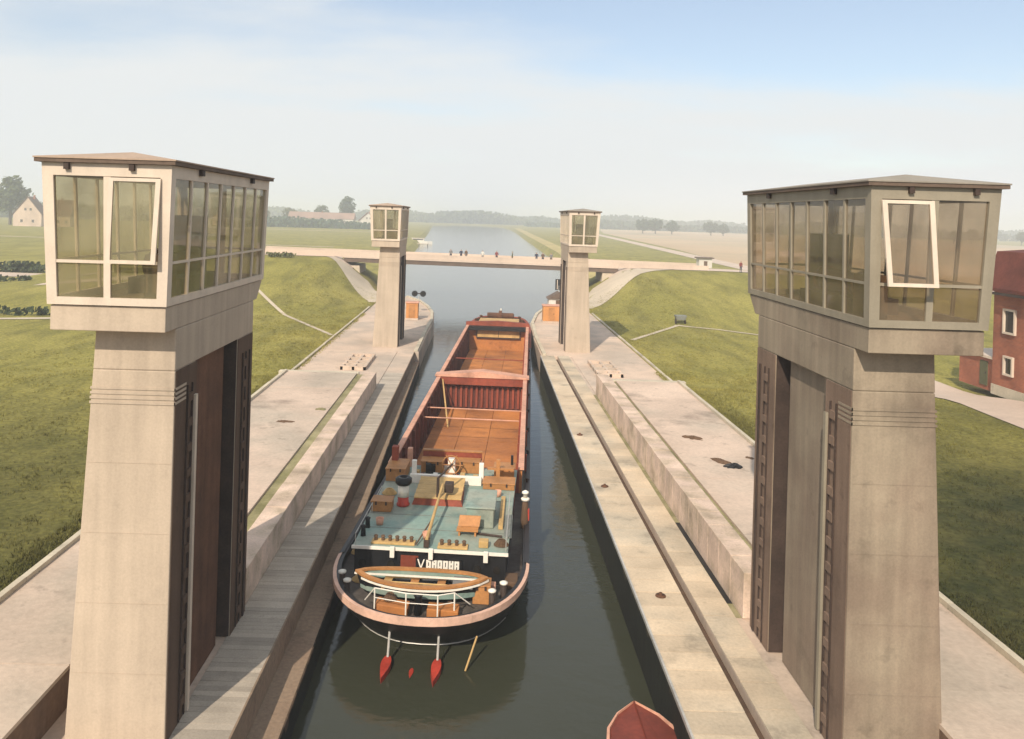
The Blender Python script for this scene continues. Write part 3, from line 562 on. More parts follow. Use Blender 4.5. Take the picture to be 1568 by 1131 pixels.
    b = MB(); b.add([(X(rx0-.02), ry0-.02, 12.012), (X(rx1+.02), ry0-.02, 12.012), (X(rx1+.02), ry1+.02, 12.012), (X(rx0-.02), ry1+.02, 12.012), (X(rx0-.02), ry0-.02, 12.04), (X(rx1+.02), ry0-.02, 12.04), (X(rx1+.02), ry1+.02, 12.04), (X(rx0-.02), ry1+.02, 12.04), (X(hx), ry0+1.3, 12.25), (X(hx), ry1-1.3, 12.25)],
                    [(0, 1, 2, 3), (0, 1, 5, 4), (1, 2, 6, 5), (2, 3, 7, 6), (3, 0, 4, 7), (4, 5, 8), (5, 6, 9, 8), (6, 7, 9), (7, 4, 8, 9)]); b.build('roof', rm, t)
    for f in (.3, .8):
        p = ptF(f, 11.86); b = MB(); b.box(p[0]-.05, p[0]+.05, p[1]-.08, p[1]-.002, 11.80, 11.93); b.build('roof_bracket', M['iron'], t)
    for f in (.22, .75):
        p = ptI(f, 11.86); x_ = p[0]; s_ = -side
        b = MB(); b.box(min(x_+s_*.002, x_+s_*.08), max(x_+s_*.002, x_+s_*.08), p[1]-.09, p[1]+.09, 11.80, 11.93); b.build('roof_bracket', M['iron'], t)
    return t
GT = 'gate towers of the lock'
make_tower(-1, 16.23, 0.0, 0.32, 'large near tower on the left with sunlit cream shaft and glazed cabin', GT, M['tower'], M['frame'], M['roof'], M['glass'], M['rust'], 'inner', M['inner'])  # gate panel coloured rust brown to stand for shade in the recess
make_tower(1, 16.23, 0.0, 0.32, 'large near tower on the right, toned as in shade, with a window sash tilted open', GT, M['tower_r'], M['frame_r'], M['roof_r'], M['glass_r'], M['tower_r'], 'inner', M['inner_r'])
make_tower(-1, 67.3, -0.25, 0, 'small distant pinkish tower left of the barge bow', GT, M['tower'], M['frame'], M['roof'], M['glass'], M['recess'], None, M['recess'], False)
make_tower(1, 67.3, -0.25, 0, 'small distant pinkish tower right of the barge bow', GT, M['tower'], M['frame'], M['roof_r'], M['glass'], M['tower'], None, M['tower'], False)

# ------------------------------------------------------------------ the barge
BX, BY, BZ = -1.92, 22.5, -1.55
barge = empty('cargo_barge', (BX, BY, BZ), 'long empty cargo barge with open orange hold and teal aft deck, lying in the lock', 'barge', rz=-math.atan(0.065))
NS = 14
def outline(bw, y0, Ls, y1, Lb, pb=0.62, inset=0.0):
    r = []
    for i in range(NS+1):
        a = math.pi/2*i/NS; r.append(((bw-inset)*math.sin(a)**0.86, y0+inset+Ls*(1-math.cos(a)**0.95)))
    for y in (12, 20, 30, 40, 48): r.append((bw-inset, y))
    for i in range(NS, -1, -1):
        a = math.pi/2*i/NS; r.append(((bw-inset)*(0.22+0.78*math.sin(a)**pb) if i else (bw-inset)*0.22*0.5, y1-inset-Lb*(1-math.cos(a))))
    right = r; left = [(-x, y) for x, y in reversed(r[1:])]
    return right+left
def zt(y): return 1.5-0.12*sm(4, 12, y)+1.0*sm(46, 62, y)
def ring(o, zf): return [(x, y, zf(y)) for x, y in o]
rings = [ring(outline(2.2, 4.2, 5, 59.5, 10), lambda y: -1.3), ring(outline(2.6, 2.4, 4.5, 60.5, 10), lambda y: -0.5), ring(outline(2.75, 1.45, 4.2, 61.2, 10), lambda y: 0.05),
         ring(outline(2.95, .35, 4.0, 61.8, 9.5), lambda y: 0.62*zt(y)), ring(outline(3.05, 0, 4.0, 62, 9), lambda y: zt(y)-.22), ring(outline(3.05, 0, 4.0, 62, 9), zt), ring(outline(3.05, 0, 4.0, 62, 9, inset=.16), zt), ring(outline(3.05, 0, 4.0, 62, 9, inset=.18), lambda y: zt(y)-.25)]
b = MB(); b.loft(rings, True, False); b.build('hull', M['hull'], barge, smooth=False)
# rub rail / cap along the bulwark
def rail(y_from, y_to, mat, w0, w1, dz0, dz1, name):
    o_out = outline(3.05+w1, -w1, 4.0, 62+w1, 9); o_in = outline(3.05, 0, 4.0, 62, 9, inset=w0)
    b = MB(); n = len(o_out); idx = [i for i in range(n)]
    vs = []; 
    for i in range(n):
        (xo, yo), (xi, yi) = o_out[i], o_in[i]
        vs += [(xo, yo, zt(yo)+dz0*(1-.75*sm(1.2, 5, yo))), (xo, yo, zt(yo)+dz1), (xi, yi, zt(yi)+dz1), (xi, yi, zt(yi)+dz0*(1-.75*sm(1.2, 5, yo)))]
    fs = []
    for i in range(n):
        j = (i+1) % n
        if not (y_from <= (o_out[i][1]+o_out[j][1])/2 <= y_to): continue
        for k in range(4): fs.append((4*i+k, 4*i+(k+1) % 4, 4*j+(k+1) % 4, 4*j+k))
    b.add(vs, fs); return b.build(name, mat, barge, smooth=False)
rail(-1, 5.2, M['cream'], 0.04, 0.055, -0.17, 0.03, 'stern_rail')
rail(5.2, 50, M['hull'], 0.10, 0.05, -0.12, 0.03, 'gunwale')
rail(50, 64, M['redbrown'], 0.17, 0.06, -0.2, 0.035, 'bow_rail')
# decks
def deck_poly(y0, y1, z, name, mat, inset=.17):
    o = [p for p in outline(3.05, 0, 4.0, 62, 9, inset=inset)]
    right = [p for p in o[:len(o)//2+1] if y0 < p[1] < y1]
    def hw(y):
        pts = sorted([(p[1], p[0]) for p in o if p[0] > 0]); return interp(y, pts)
    ys = sorted(set([y0, y1]+[p[1] for p in right])); ys = [q for q in ys if y0 <= q <= y1]
    b = MB(); poly = [(hw(q), q) for q in ys]+[(-hw(q), q) for q in reversed(ys)]
    b.prism(poly, z-.04, z); return b.build(name, mat, barge)
deck_poly(.2, 11.4, 1.27, 'aft_deck', M['deck'])
deck_poly(52.9, 61.6, 2.0, 'fore_deck', M['orange'])
for s in (-1, 1):
    b = MB(); b.box(min(s*2.74, s*2.9), max(s*2.74, s*2.9), 11.4, 52.9, 1.22, 1.26); b.build('side_deck', M['sidedeck'], barge)
    b = MB(); b.hexa([(min(s*2.64, s*2.76), 11.6, .2), (max(s*2.64, s*2.76), 11.6, .2), (max(s*2.64, s*2.76), 52.5, .2), (min(s*2.64, s*2.76), 52.5, .2), (min(s*2.64, s*2.76), 11.6, 2.2), (max(s*2.64, s*2.76), 11.6, 2.2), (max(s*2.64, s*2.76), 52.5, 2.62), (min(s*2.64, s*2.76), 52.5, 2.62)])
    b.build('hold_side', M['darkred'] if s < 0 else M['orange'], barge)  # left side coloured darker for its shade, right side orange as lit
    b = MB(); b.hexa([(min(s*2.60, s*2.84), 11.5, 2.203), (max(s*2.60, s*2.84), 11.5, 2.203), (max(s*2.60, s*2.84), 52.6, 2.623), (min(s*2.60, s*2.84), 52.6, 2.623), (min(s*2.60, s*2.84), 11.5, 2.28), (max(s*2.60, s*2.84), 11.5, 2.28), (max(s*2.60, s*2.84), 52.6, 2.70), (min(s*2.60, s*2.84), 52.6, 2.70)])
    b.build('coaming_cap', M['pinktop'], barge)
    rb = MB().box(min(s*2.50, s*2.638), max(s*2.50, s*2.638), -.05, .05, .45, 2.15).mesh('hold_rib', M['darkred'] if s < 0 else M['redbrown'])  # left ribs darkened for the same shade
    for k in range(27):
        y = 12.6+k*1.5
        if abs(y-29.6) > .8: put('hold_rib', rb, barge, (0, y, 0))
    for k in range(10):
        y = 14+k*4
        b = MB(); b.box(min(s*2.86, s*2.94), max(s*2.86, s*2.94), y-.03, y+.03, 1.27, 2.15); b.build('coaming_stay', M['redbrown'], barge)
b = MB(); b.box(-2.64, 2.64, 11.5, 52.6, 0.30, 0.42); b.build('hold_bottom', M['darkred'], barge)
def plates(y0, y1, ny, nx):
    for i in range(ny):
        for k in range(nx):
            a0, a1 = y0+(y1-y0)*i/ny+.012, y0+(y1-y0)*(i+1)/ny-.012
            x0, x1 = -2.47+4.94*k/nx+.012, -2.47+4.94*(k+1)/nx-.012
            b = MB(); b.box(x0, x1, a0, a1, .43, .5+rnd.uniform(-.012, .012)); b.build('floor_plate', M['orange'], barge)
plates(11.9, 29.0, 7, 3); plates(30.3, 52.2, 8, 3)
# aft bulkhead, mid bulkhead with ridge beam, fore bulkhead
b = MB(); b.box(-2.64, 2.64, 11.42, 11.6, .3, 2.2); b.build('aft_bulkhead', M['redbrown'], barge)
b = MB(); b.box(-2.63, 2.63, 29.5, 29.62, .3, 2.35); mbk = b.build('mid_bulkhead', M['darkred'], barge)
cg = MB().box(-.07, .07, 29.36, 29.498, .52, 1.85).mesh('bulkhead_rib', M['redbrown'])
for k in range(15): put('bulkhead_rib', cg, mbk, (-2.3+k*.33, 0, 0))
def gable(name, y0, y1, z0, ze, zr, mat, hwid=2.9):
    b = MB(); pr = [(-hwid, z0), (hwid, z0), (hwid, ze), (0, zr), (-hwid, ze)]
    b.loft([[(x, y0, z) for x, z in pr], [(x, y1, z) for x, z in pr]]); return b.build(name, mat, barge)
gable('ridge_beam', 29.0, 29.9, 2.0, 2.48, 2.78, M['redbrown'])
gable('ridge_beam_cap', 28.94, 29.96, 2.485, 2.56, 2.87, M['pinktop'], 2.97)
b = MB(); b.box(-2.64, 2.64, 52.5, 52.7, .3, 2.9); b.build('fore_bulkhead', M['orange'], barge)
gable('fore_beam', 52.3, 52.9, 2.66, 2.95, 3.1, M['redbrown'], 2.9)
b = MB(); b.box(-2.72, 2.72, 51.7, 52.28, 2.3, 2.66); b.build('fore_beam_dark_plate', M['black'], barge)  # solid black bar below the fore beam
for y, z in ((20.6, 1.95), (22.6, 2.0)):
    b = MB(); b.tube((-2.62, y, z), (2.62, y, z), .035, n=6); b.build('tie_bar', M['pinktop'], barge)
b = MB(); b.tube((-2.5, 29.2, 2.35), (-1.6, 24.2, .55), .05, n=6); b.build('ladder_pole', M['tan'], barge)
b = MB(); b.tube((-2.62, 38, 2.1), (2.62, 38, 2.1), .04, n=6); b.build('tie_bar', M['redbrown'], barge)
# tan boards on the fore bulkhead, framed in dark steel
b = MB(); b.box(-1.92, 2.12, 52.3, 52.49, 1.5, 2.28); fb = b.build('board_frame', M['iron'], barge)
for k in range(2):
    b = MB(); b.box(-1.82+k*1.95, -1.82+k*1.95+1.9, 52.24, 52.298, 1.62, 2.26); b.build('tan_board', M['tan'], fb, bevel=.01)
# aft deckhouse
b = MB(); b.hexa([(-2.36, 2.86, 1.27), (2.36, 2.86, 1.27), (2.5, 8.4, 1.27), (-2.5, 8.4, 1.27), (-2.36, 2.86, 2.2), (2.36, 2.86, 2.2), (2.5, 8.4, 2.2), (-2.5, 8.4, 2.2)]); b.build('deckhouse', M['black'], barge)
b = MB(); b.prism([(-2.42, 2.80), (2.42, 2.80), (2.56, 11.2), (-2.56, 11.2)], 2.203, 2.29); b.build('deckhouse_roof', M['teal'], barge, bevel=.02)
b = MB(); b.box(-2.44, 2.44, 2.755, 2.80, 2.21, 2.305); b.build('roof_trim', M['white'], barge)
b = MB(); b.box(-2.5, 2.5, 8.45, 11.25, 1.27, 2.19); b.build('engine_casing', M['redbrown'], barge)
for x in (-1.15, .05, 1.75):
    b = MB(); b.box(x-.07, x+.07, 2.66, 2.752, 2.02, 2.35); b.build('roof_cleat', M['white'], barge, bevel=.01)
for x in (-2.1, -1.2, 1.5, 2.1):
    b = MB(); b.tube((x, 2.84, 1.75), (x, 2.80, 1.75), .12, n=12); b.build('porthole', M['darkglass'], barge)
b = MB(); b.box(-.42, 1.02, 2.79, 2.845, 1.70, 2.0); nb = b.build('name_board', M['black'], barge)
# raised white characters on the board: a V and a run of worn block letters
lt = MB(); lt.hexa([(-.28, 2.77, 1.72), (-.24, 2.77, 1.72), (-.24, 2.789, 1.72), (-.28, 2.789, 1.72), (-.37, 2.77, 1.98), (-.33, 2.77, 1.98), (-.33, 2.789, 1.98), (-.37, 2.789, 1.98)])
lt.hexa([(-.27, 2.768, 1.72), (-.23, 2.768, 1.72), (-.23, 2.787, 1.72), (-.27, 2.787, 1.72), (-.18, 2.768, 1.98), (-.14, 2.768, 1.98), (-.14, 2.787, 1.98), (-.18, 2.787, 1.98)])
for k in range(6):
    x = -.09+k*.175; lt.box(x, x+.062, 2.77, 2.789, 1.72, 1.97); lt.box(x+.09, x+.150, 2.77, 2.789, 1.72, 1.97)
    z = (1.90, 1.83, 1.92, 1.72, 1.85, 1.91)[k]; lt.box(x+.051, x+.099, 2.772, 2.789, z, z+.055)
    z = (1.74, 1.92, 1.74, 1.92, 1.73, 1.80)[k]; lt.box(x+.051, x+.099, 2.772, 2.789, z, z+.045)
lt.build('lettering', M['white'], nb)
# things fixed on the teal roof
def rows_of_vents(x0, x1, n, y, base):
    b = MB(); b.box(x0-.12, x1+.12, y-.17, y+.17, 2.293, 2.36); o = b.build('skylight', base, barge, bevel=.01)
    for k in range(n):
        x = x0+(x1-x0)*k/(n-1); b = MB(); b.lathe((x, y, 2.362), [(.055, 0), (.055, .10), (.075, .12), (.05, .16), (0.01, .17)], 8); b.build('vent_knob', M['brown'], o)
rows_of_vents(-1.75, -.62, 6, 3.15, M['tan']); rows_of_vents(.35, 1.05, 4, 3.05, M['tan'])
b = MB(); b.box(1.5, 1.8, 3.1, 3.4, 2.293, 2.5); b.build('small_hatch', M['tan'], barge, bevel=.02)
f = MB(); f.lathe((-1.42, 6.5, 2.293), [(.22, 0), (.24, .06), (.2, .1), (.19, .32)], 14); vent = f.build('funnel', M['red'], barge, smooth=True)
f = MB(); f.lathe((-1.42, 6.5, 2.613), [(.2, 0), (.2, .42)], 14); f.build('white_band', M['white'], vent, smooth=True)
f = MB(); f.lathe((-1.42, 6.5, 3.035), [(.24, 0), (.30, .08), (.30, .22), (.22, .27), (.14, .27), (.14, .1)], 14); f.build('funnel_cowl', M['black'], vent, smooth=True)
b = MB(); b.hexa([(-1.12, 6.6, 2.293), (.7, 6.6, 2.293), (.6, 8.75, 2.293), (-1.15, 8.75, 2.293), (-1.02, 6.7, 2.5), (.62, 6.7, 2.5), (.52, 8.7, 2.62), (-1.08, 8.7, 2.62)]); wt = b.build('engine_hatch', M['redbrown'], barge)
for k in range(5):
    b = MB(); y0, y1 = 6.68+k*.405, 6.68+(k+1)*.405-.015; z0, z1 = 2.505+.12*k/5, 2.505+.12*(k+1)/5
    b.hexa([(-1.06, y0, z0), (.64, y0, z0), (.62, y1, z1), (-1.08, y1, z1), (-1.06, y0, z0+.03), (.64, y0, z0+.03), (.62, y1, z1+.03), (-1.08, y1, z1+.03)]); b.build('hatch_board', M['tan'], wt)
b = MB(); b.box(.98, 1.88, 4.75, 6.5, 2.293, 2.92); b.box(.93, 1.93, 4.70, 6.55, 2.922, 2.98); b.build('teal_locker', M['teal'], barge, bevel=.02)
b = MB(); b.box(.72, 1.42, 3.95, 4.28, 2.45, 2.5); b.box(.78, .84, 4.0, 4.24, 2.293, 2.45); b.box(1.3, 1.36, 4.0, 4.24, 2.293, 2.45)
b.hexa([(.74, 4.3, 2.5), (1.44, 4.3, 2.5), (1.44, 4.36, 2.5), (.74, 4.36, 2.5), (.78, 4.42, 2.8), (1.48, 4.42, 2.8), (1.48, 4.47, 2.8), (.78, 4.47, 2.8)]); b.box(.8, 1.4, 4.62, 5.0, 2.295, 2.42); b.build('slatted_bench', M['wood'], barge)
b = MB(); b.tube((-.12, 2.95, 2.52), (-.05, 6.8, 3.0), .055, .045, 8); mast = b.build('lowered_mast', M['tan'], barge)
b = MB(); b.tube((-.45, 2.95, 2.36), (-.12, 4.9, 2.55), .025, n=6); b.build('boat_hook', M['brown'], barge)
b = MB(); b.box(-.2, -.04, 2.85, 3.15, 2.32, 2.52); b.build('mast_foot', M['iron'], mast)
b = MB(); b.box(.0, .32, 6.85, 7.25, 2.68, 3.0); b.build('search_lamp', M['iron'], barge, bevel=.03)
b = MB(); b.tube((-.2, 6.6, 2.6), (-.2, 6.6, 3.3), .05, n=8); b.tube((-.2, 6.6, 3.28), (.2, 7.6, 3.5), .04, n=6); b.build('davit', M['iron'], barge)
b = MB(); b.box(-2.42, -1.72, 5.72, 6.3, 2.293, 2.62); b.build('orange_chest', M['wood'], barge, bevel=.03)
b = MB(); b.box(2.05, 2.2, 4.7, 7.6, 2.293, 2.42); b.build('long_box', M['tan'], barge, bevel=.01)
b = MB(); b.box(2.25, 2.5, 4.0, 6.0, 2.293, 2.33); b.build('gangplank', M['sidedeck'], barge)
b = MB(); b.tube((1.35, 4.15, 2.34), (2.2, 4.0, 2.34), .04, n=6); b.build('spar', M['iron'], barge)
for y in (3.6, 4.3): 
    b = MB(); b.lathe((-2.25, y, 2.293), [(.09, 0), (.07, .25), (.10, .32), (.02, .36)], 8); b.build('deck_vent', M['black'], barge, smooth=True)
# dismantled wheelhouse: white coaming, posts, wheel stand, seats, lockers
b = MB(); b.box(-1.55, 1.22, 8.95, 9.12, 2.293, 2.62); b.build('wheelhouse_front', M['white'], barge, bevel=.01)
for x in (-1.42, 1.2):
    b = MB(); b.box(x-.09, x+.09, 9.13, 9.3, 2.293, 3.1); b.build('wheelhouse_post', M['white'], barge, bevel=.02)
b = MB(); b.box(-1.32, 1.1, 11.05, 11.2, 2.293, 2.95); b.build('wheelhouse_back_wall', M['redbrown'], barge)
b = MB(); b.box(-1.34, 1.12, 11.02, 11.23, 2.953, 3.0); b.build('wall_cap', M['wood'], barge)
b = MB(); b.box(-1.3, -.4, 10.3, 10.95, 2.293, 2.7); b.build('wheelhouse_bench', M['wood'], barge, bevel=.02)
b = MB(); b.box(.1, 1.05, 10.4, 10.95, 2.293, 2.72); b.build('wheelhouse_bench', M['wood'], barge, bevel=.02)
b = MB(); b.box(-.16, .12, 9.7, 9.95, 2.293, 3.05); b.build('wheel_stand', M['white'], barge, bevel=.02)
whl = MB(); 
for k in range(16):
    a0, a1 = 2*math.pi*k/16, 2*math.pi*(k+1)/16; whl.tube((-.02+.36*math.cos(a0), 9.62, 2.85+.36*math.sin(a0)), (-.02+.36*math.cos(a1), 9.62, 2.85+.36*math.sin(a1)), .025, n=5)
for k in range(6): a0 = math.pi*k/3; whl.tube((-.02, 9.62, 2.85), (-.02+.45*math.cos(a0), 9.62, 2.85+.45*math.sin(a0)), .018, n=5)
whl.build('steering_wheel', M['wood'], barge)
for k, x in enumerate((-.9, -.62, .45, .75, .95)):
    b = MB(); b.box(x-.08, x+.1, 9.25, 9.5, 2.293, 2.5+.06*(k % 3)); b.build('instrument_box', M['white'] if k % 2 else M['tan'], barge, bevel=.01)
b = MB(); b.box(-2.5, -1.75, 9.0, 10.3, 2.293, 2.75); b.build('side_locker', M['wood'], barge, bevel=.02)
b = MB(); b.box(-2.45, -2.2, 10.0, 10.3, 2.752, 3.35); b.build('red_post', M['redbrown'], barge, bevel=.02)
b = MB(); b.box(-1.95, -1.75, 10.9, 11.15, 2.293, 3.05); b.build('pink_post', M['pinktop'], barge, bevel=.02)
b = MB(); b.box(1.3, 2.5, 8.6, 9.4, 2.293, 2.5); b.build('side_locker', M['wood'], barge, bevel=.02)
b = MB(); b.box(1.65, 2.45, 10.2, 10.9, 2.293, 2.62); b.build('side_locker', M['orange'], barge, bevel=.02)
b = MB(); b.box(1.75, 1.9, 9.7, 9.85, 2.293, 3.1); b.box(1.4, 2.45, 9.71, 9.84, 2.7, 2.78); b.build('rail_frame', M['wood'], barge)
b = MB(); b.tube((2.35, 10.6, 2.62), (2.35, 10.6, 3.05), .05, n=8); b.build('lamp_stub', M['black'], barge)
for bx_ in ((-2.42, -1.72, 5.72, 6.3, 2.62), (-2.5, -1.75, 9.0, 10.3, 2.75), (1.3, 2.5, 8.6, 9.4, 2.5), (1.65, 2.45, 10.2, 10.9, 2.62), (-1.3, -.4, 10.3, 10.95, 2.7), (.1, 1.05, 10.4, 10.95, 2.72), (1.45, 1.95, 1.55, 2.1, 1.78)):
    x0, x1, y0, y1, z0 = bx_; b = MB(); b.box(x0-.025, x1+.025, y0-.03, y1+.03, z0+.003, z0+.05); ld = b.build('lid', M['wood'], barge, bevel=.012)
    b = MB()
    for q in (.25, .75): b.box(x0+(x1-x0)*q-.03, x0+(x1-x0)*q+.03, y0-.045, y0-.031, z0-.08, z0+.04)
    b.build('hinge_strap', M['iron'], ld)
# plate seams, hand rails, ropes and odds and ends
for y in (4.35, 5.6, 7.4):
    b = MB(); b.box(-2.44, 2.44, y-.015, y+.015, 2.291, 2.299); b.build('roof_seam', M['sidedeck'], barge)
def coil(x, y, z, r0, name='rope_coil', mat='tan', turns=5):
    b = MB()
    for k in range(turns):
        r = r0*(1-.13*k)
        for i in range(14):
            a0, a1 = 2*math.pi*i/14, 2*math.pi*(i+1)/14; b.tube((x+r*math.cos(a0), y+r*math.sin(a0)*.85, z+.03+.035*k), (x+r*math.cos(a1), y+r*math.sin(a1)*.85, z+.03+.035*k), .025, n=5)
    b.build(name, M[mat], barge)
coil(-2.1, 7.6, 2.293, .26); coil(2.2, 3.4, 2.293, .22, mat='brown'); coil(2.55, 2.9, 1.272, .2); coil(-.9, 1.0, 1.52, .18, mat='brown'); coil(-2.7, 4.6, 1.272, .12, mat='tan', turns=3)
for s_ in (-1, 1):
    b = MB(); pts_ = [(s_*2.36, 2.95+.9*k, 2.293) for k in range(6)]
    for p in pts_: b.tube(p, (p[0], p[1], 2.62), .014, n=5)
    b.tube((pts_[0][0], pts_[0][1], 2.62), (pts_[-1][0], pts_[-1][1], 2.62), .014, n=5); b.build('hand_rail', M['steel'], barge)
r2 = random.Random(4)
for k in range(16):
    x, y = r2.uniform(-2.3, 2.4), r2.uniform(9.3, 11.0); sx, sy, sz = r2.uniform(.05, .16), r2.uniform(.05, .18), r2.uniform(.08, .4)
    b = MB(); b.box(x-sx, x+sx, y-sy, y+sy, 2.293, 2.293+sz); b.build(('tool_box', 'bucket', 'paint_can', 'crate')[k % 4] if k % 4 in (0, 3) else 'fitting', M[('wood', 'white', 'redbrown', 'pinktop', 'black', 'tan')[k % 6]], barge, bevel=.015)
for x, y in ((-.2, 3.6), (1.9, 7.9), (-1.9, 4.6)):
    b = MB(); b.lathe((x, y, 2.293), [(.11, 0), (.14, .22), (.12, .22), (.1, .03)], 12); b.build('bucket', M['pinktop'], barge, smooth=True)
b = MB(); b.box(-.9, -.35, 2.835, 2.858, 1.32, 2.05); d = b.build('cabin_door', M['redbrown'], barge); b = MB(); b.box(-.42, -.38, 2.80, 2.834, 1.65, 1.75); b.build('handle', M['white'], d)
for k in range(9):
    y = 12.5+k*4.2; 
    for s_ in (-1, 1):
        b = MB(); b.lathe((s_*2.98, y, 1.30), [(.06, 0), (.06, .2), (.09, .23), (.02, .26)], 8); b.build('gunwale_bollard', M['iron'], barge, smooth=True)
# dinghy on the after deck
dn = MB(); dv = []; n = 16
def din(t, k):  # t -1..1 along x, k ring level
    hw = .62*(1-abs(t)**2.3)**0.75; L_ = 1.95
    sh = .12*abs(t)**2
    sc = (0.45, 0.8, 1.0)[k]; z = (1.38, 1.58, 1.86)[k]+sh*(k/2)
    return t*L_*(0.86, 0.95, 1.0)[k], hw*sc, z
ts = [-1+2*i/n for i in range(n+1)]
rg = []
for k in range(3):
    r = [(din(t, k)[0]-.1, 1.72+din(t, k)[1], din(t, k)[2]) for t in ts]+[(din(t, k)[0]-.1, 1.72-din(t, k)[1], din(t, k)[2]) for t in reversed(ts[1:-1])]
    rg.append(r)
dinghy = empty('rowing_dinghy', (BX, BY, BZ), 'small black dinghy with wooden rim lying crosswise on the barge stern deck', 'dinghy', rz=barge.rotation_euler.z)
dn.loft(rg, True, False); dn.build('hull', M['black'], dinghy, smooth=False)
inner = [[(x*1, y, z+.02) for x, y, z in r] for r in rg]
dn = MB(); dn.loft([[(-.1+(x+.1)*.93, 1.72+(y-1.72)*.84, 1.50) for x, y, z in rg[2]], [(-.1+(x+.1)*.955, 1.72+(y-1.72)*.88, z-.01) for x, y, z in rg[2]]], True, False); dn.build('inner_skin', M['teal'], dinghy)
dn = MB(); m_ = len(rg[2]); out = [(-.1+(x+.1)*1.02, 1.72+(y-1.72)*1.06, z) for x, y, z in rg[2]]; inn = [(-.1+(x+.1)*.93, 1.72+(y-1.72)*.84, z) for x, y, z in rg[2]]
dn.loft([[(x, y, z-.03) for x, y, z in out], [(x, y, z+.04) for x, y, z in out], [(x, y, z+.04) for x, y, z in inn], [(x, y, z-.03) for x, y, z in inn]], False, False); dn.build('gunwale', M['wood'], dinghy)
dn = MB(); dn.loft([[(-.1+(x+.1)*1.03, 1.72+(y-1.72)*1.08, z-.10) for x, y, z in rg[2] if y <= 1.73], [(-.1+(x+.1)*1.03, 1.72+(y-1.72)*1.08, z-.035) for x, y, z in rg[2] if y <= 1.73]], False, False, closed=False); dn.build('white_stripe', M['white'], dinghy)
for x in (-1.1, -.3, .5):
    dn = MB(); dn.box(x-.12, x+.12, 1.28, 2.14, 1.70, 1.74); dn.build('thwart', M['wood'] if x > -.5 else M['tan'], dinghy)
dn = MB(); dn.box(.85, 1.45, 1.36, 2.06, 1.78, 1.84); dn.build('canvas_cover', M['grey'], dinghy)
for s in (-1, 1): 
    dn = MB(); dn.tube((-1.2, 1.72+s*.15, 1.78), (.7, 1.72+s*.22, 1.80), .025, n=6); dn.build('oar', M['tan'], dinghy)
for x in (-1.1, .8):
    b = MB(); b.box(x-.06, x+.06, 1.3, 2.2, 1.272, 1.39); b.build('boat_chock', M['brown'], barge)
# chest, bollards, railings, hatches at the stern
b = MB(); b.box(1.45, 1.95, 1.55, 2.1, 1.272, 1.78); b.build('stern_chest', M['wood'], barge, bevel=.02)
b = MB(); b.box(1.75, 2.1, 2.12, 2.4, 1.272, 1.6); b.build('stern_chest', M['pinktop'], barge, bevel=.02)
for x, y in ((-2.58, 2.2), (-2.3, 1.65), (2.02, 1.5), (2.34, 2.05)):
    b = MB(); b.lathe((x, y, 1.272), [(.11, 0), (.09, .05), (.09, .42)], 12); bo = b.build('bollard', M['iron'], barge, smooth=True)
    b = MB(); b.lathe((x, y, 1.693), [(.12, 0), (.125, .05), (.06, .08), (.01, .085)], 12); b.build('bollard_cap', M['white'], bo, smooth=True)
pts = [(-1.62, .95, 1.5), (-1.28, .60, 2.02), (-.35, .38, 2.02), (.55, .36, 2.02), (1.0, .58, 2.02), (1.42, .95, 1.55)]
b = MB()
for p, q in zip(pts, pts[1:]): b.tube(p, q, .017, n=6)
for p, q in zip(pts[1:-1], pts[2:-1]): b.tube((p[0], p[1], 1.75), (q[0], q[1], 1.75), .012, n=6)
for p in pts[1:-1]: b.tube((p[0], p[1], 1.27), p, .022, n=6)
b.build('stern_railing', M['white'], barge)
for x0, x1, sk in ((-1.28, -.32, .08), (.22, 1.12, -.05)):
    b = MB(); b.hexa([(x0, .62+sk, 1.272), (x1, .5, 1.272), (x1, 1.0, 1.272), (x0, 1.1+sk, 1.272), (x0, .62+sk, 1.52), (x1, .5, 1.52), (x1, 1.0, 1.52), (x0, 1.1+sk, 1.52)]); b.build('stern_hatch', M['orange'], barge, bevel=.02)
b = MB(); b.lathe((-.05, .75, 1.272), [(.12, 0), (.10, .5), (.14, .54), (.02, .58)], 10); b.build('capstan', M['black'], barge, smooth=True)
b = MB(); b.box(2.35, 2.75, 2.6, 3.3, 1.272, 1.5); b.build('rope_box', M['brown'], barge, bevel=.02)
b = MB()
for k in range(5): 
    r = .32-.035*k
    for i in range(12):
        a0, a1 = 2*math.pi*i/12, 2*math.pi*(i+1)/12; b.tube((-2.05+r*math.cos(a0), 2.7+r*math.sin(a0)*.8, 1.30+.03*k), (-2.05+r*math.cos(a1), 2.7+r*math.sin(a1)*.8, 1.30+.03*k), .025, n=5)
b.build('rope_coil', M['tan'], barge)
# side lamp post on the right gunwale
b = MB(); b.lathe((2.92, 7.6, 1.30), [(.14, 0), (.15, .3), (.11, .9), (.09, 1.0)], 10); sp = b.build('side_post', M['brown'], barge, smooth=True)
b = MB(); b.lathe((2.92, 7.6, 2.303), [(.15, 0), (.16, .08), (.10, .1)], 10); b.build('white_ring', M['white'], sp, smooth=True)
b = MB(); b.lathe((2.92, 7.6, 2.405), [(.08, 0), (.08, .14), (.13, .16), (.12, .22), (.02, .27)], 10); b.build('lamp_cap', M['white'], sp, smooth=True)
b = MB(); b.box(3.02, 3.08, 7.52, 7.68, 1.6, 2.0); b.build('port_lamp', M['red'], sp)
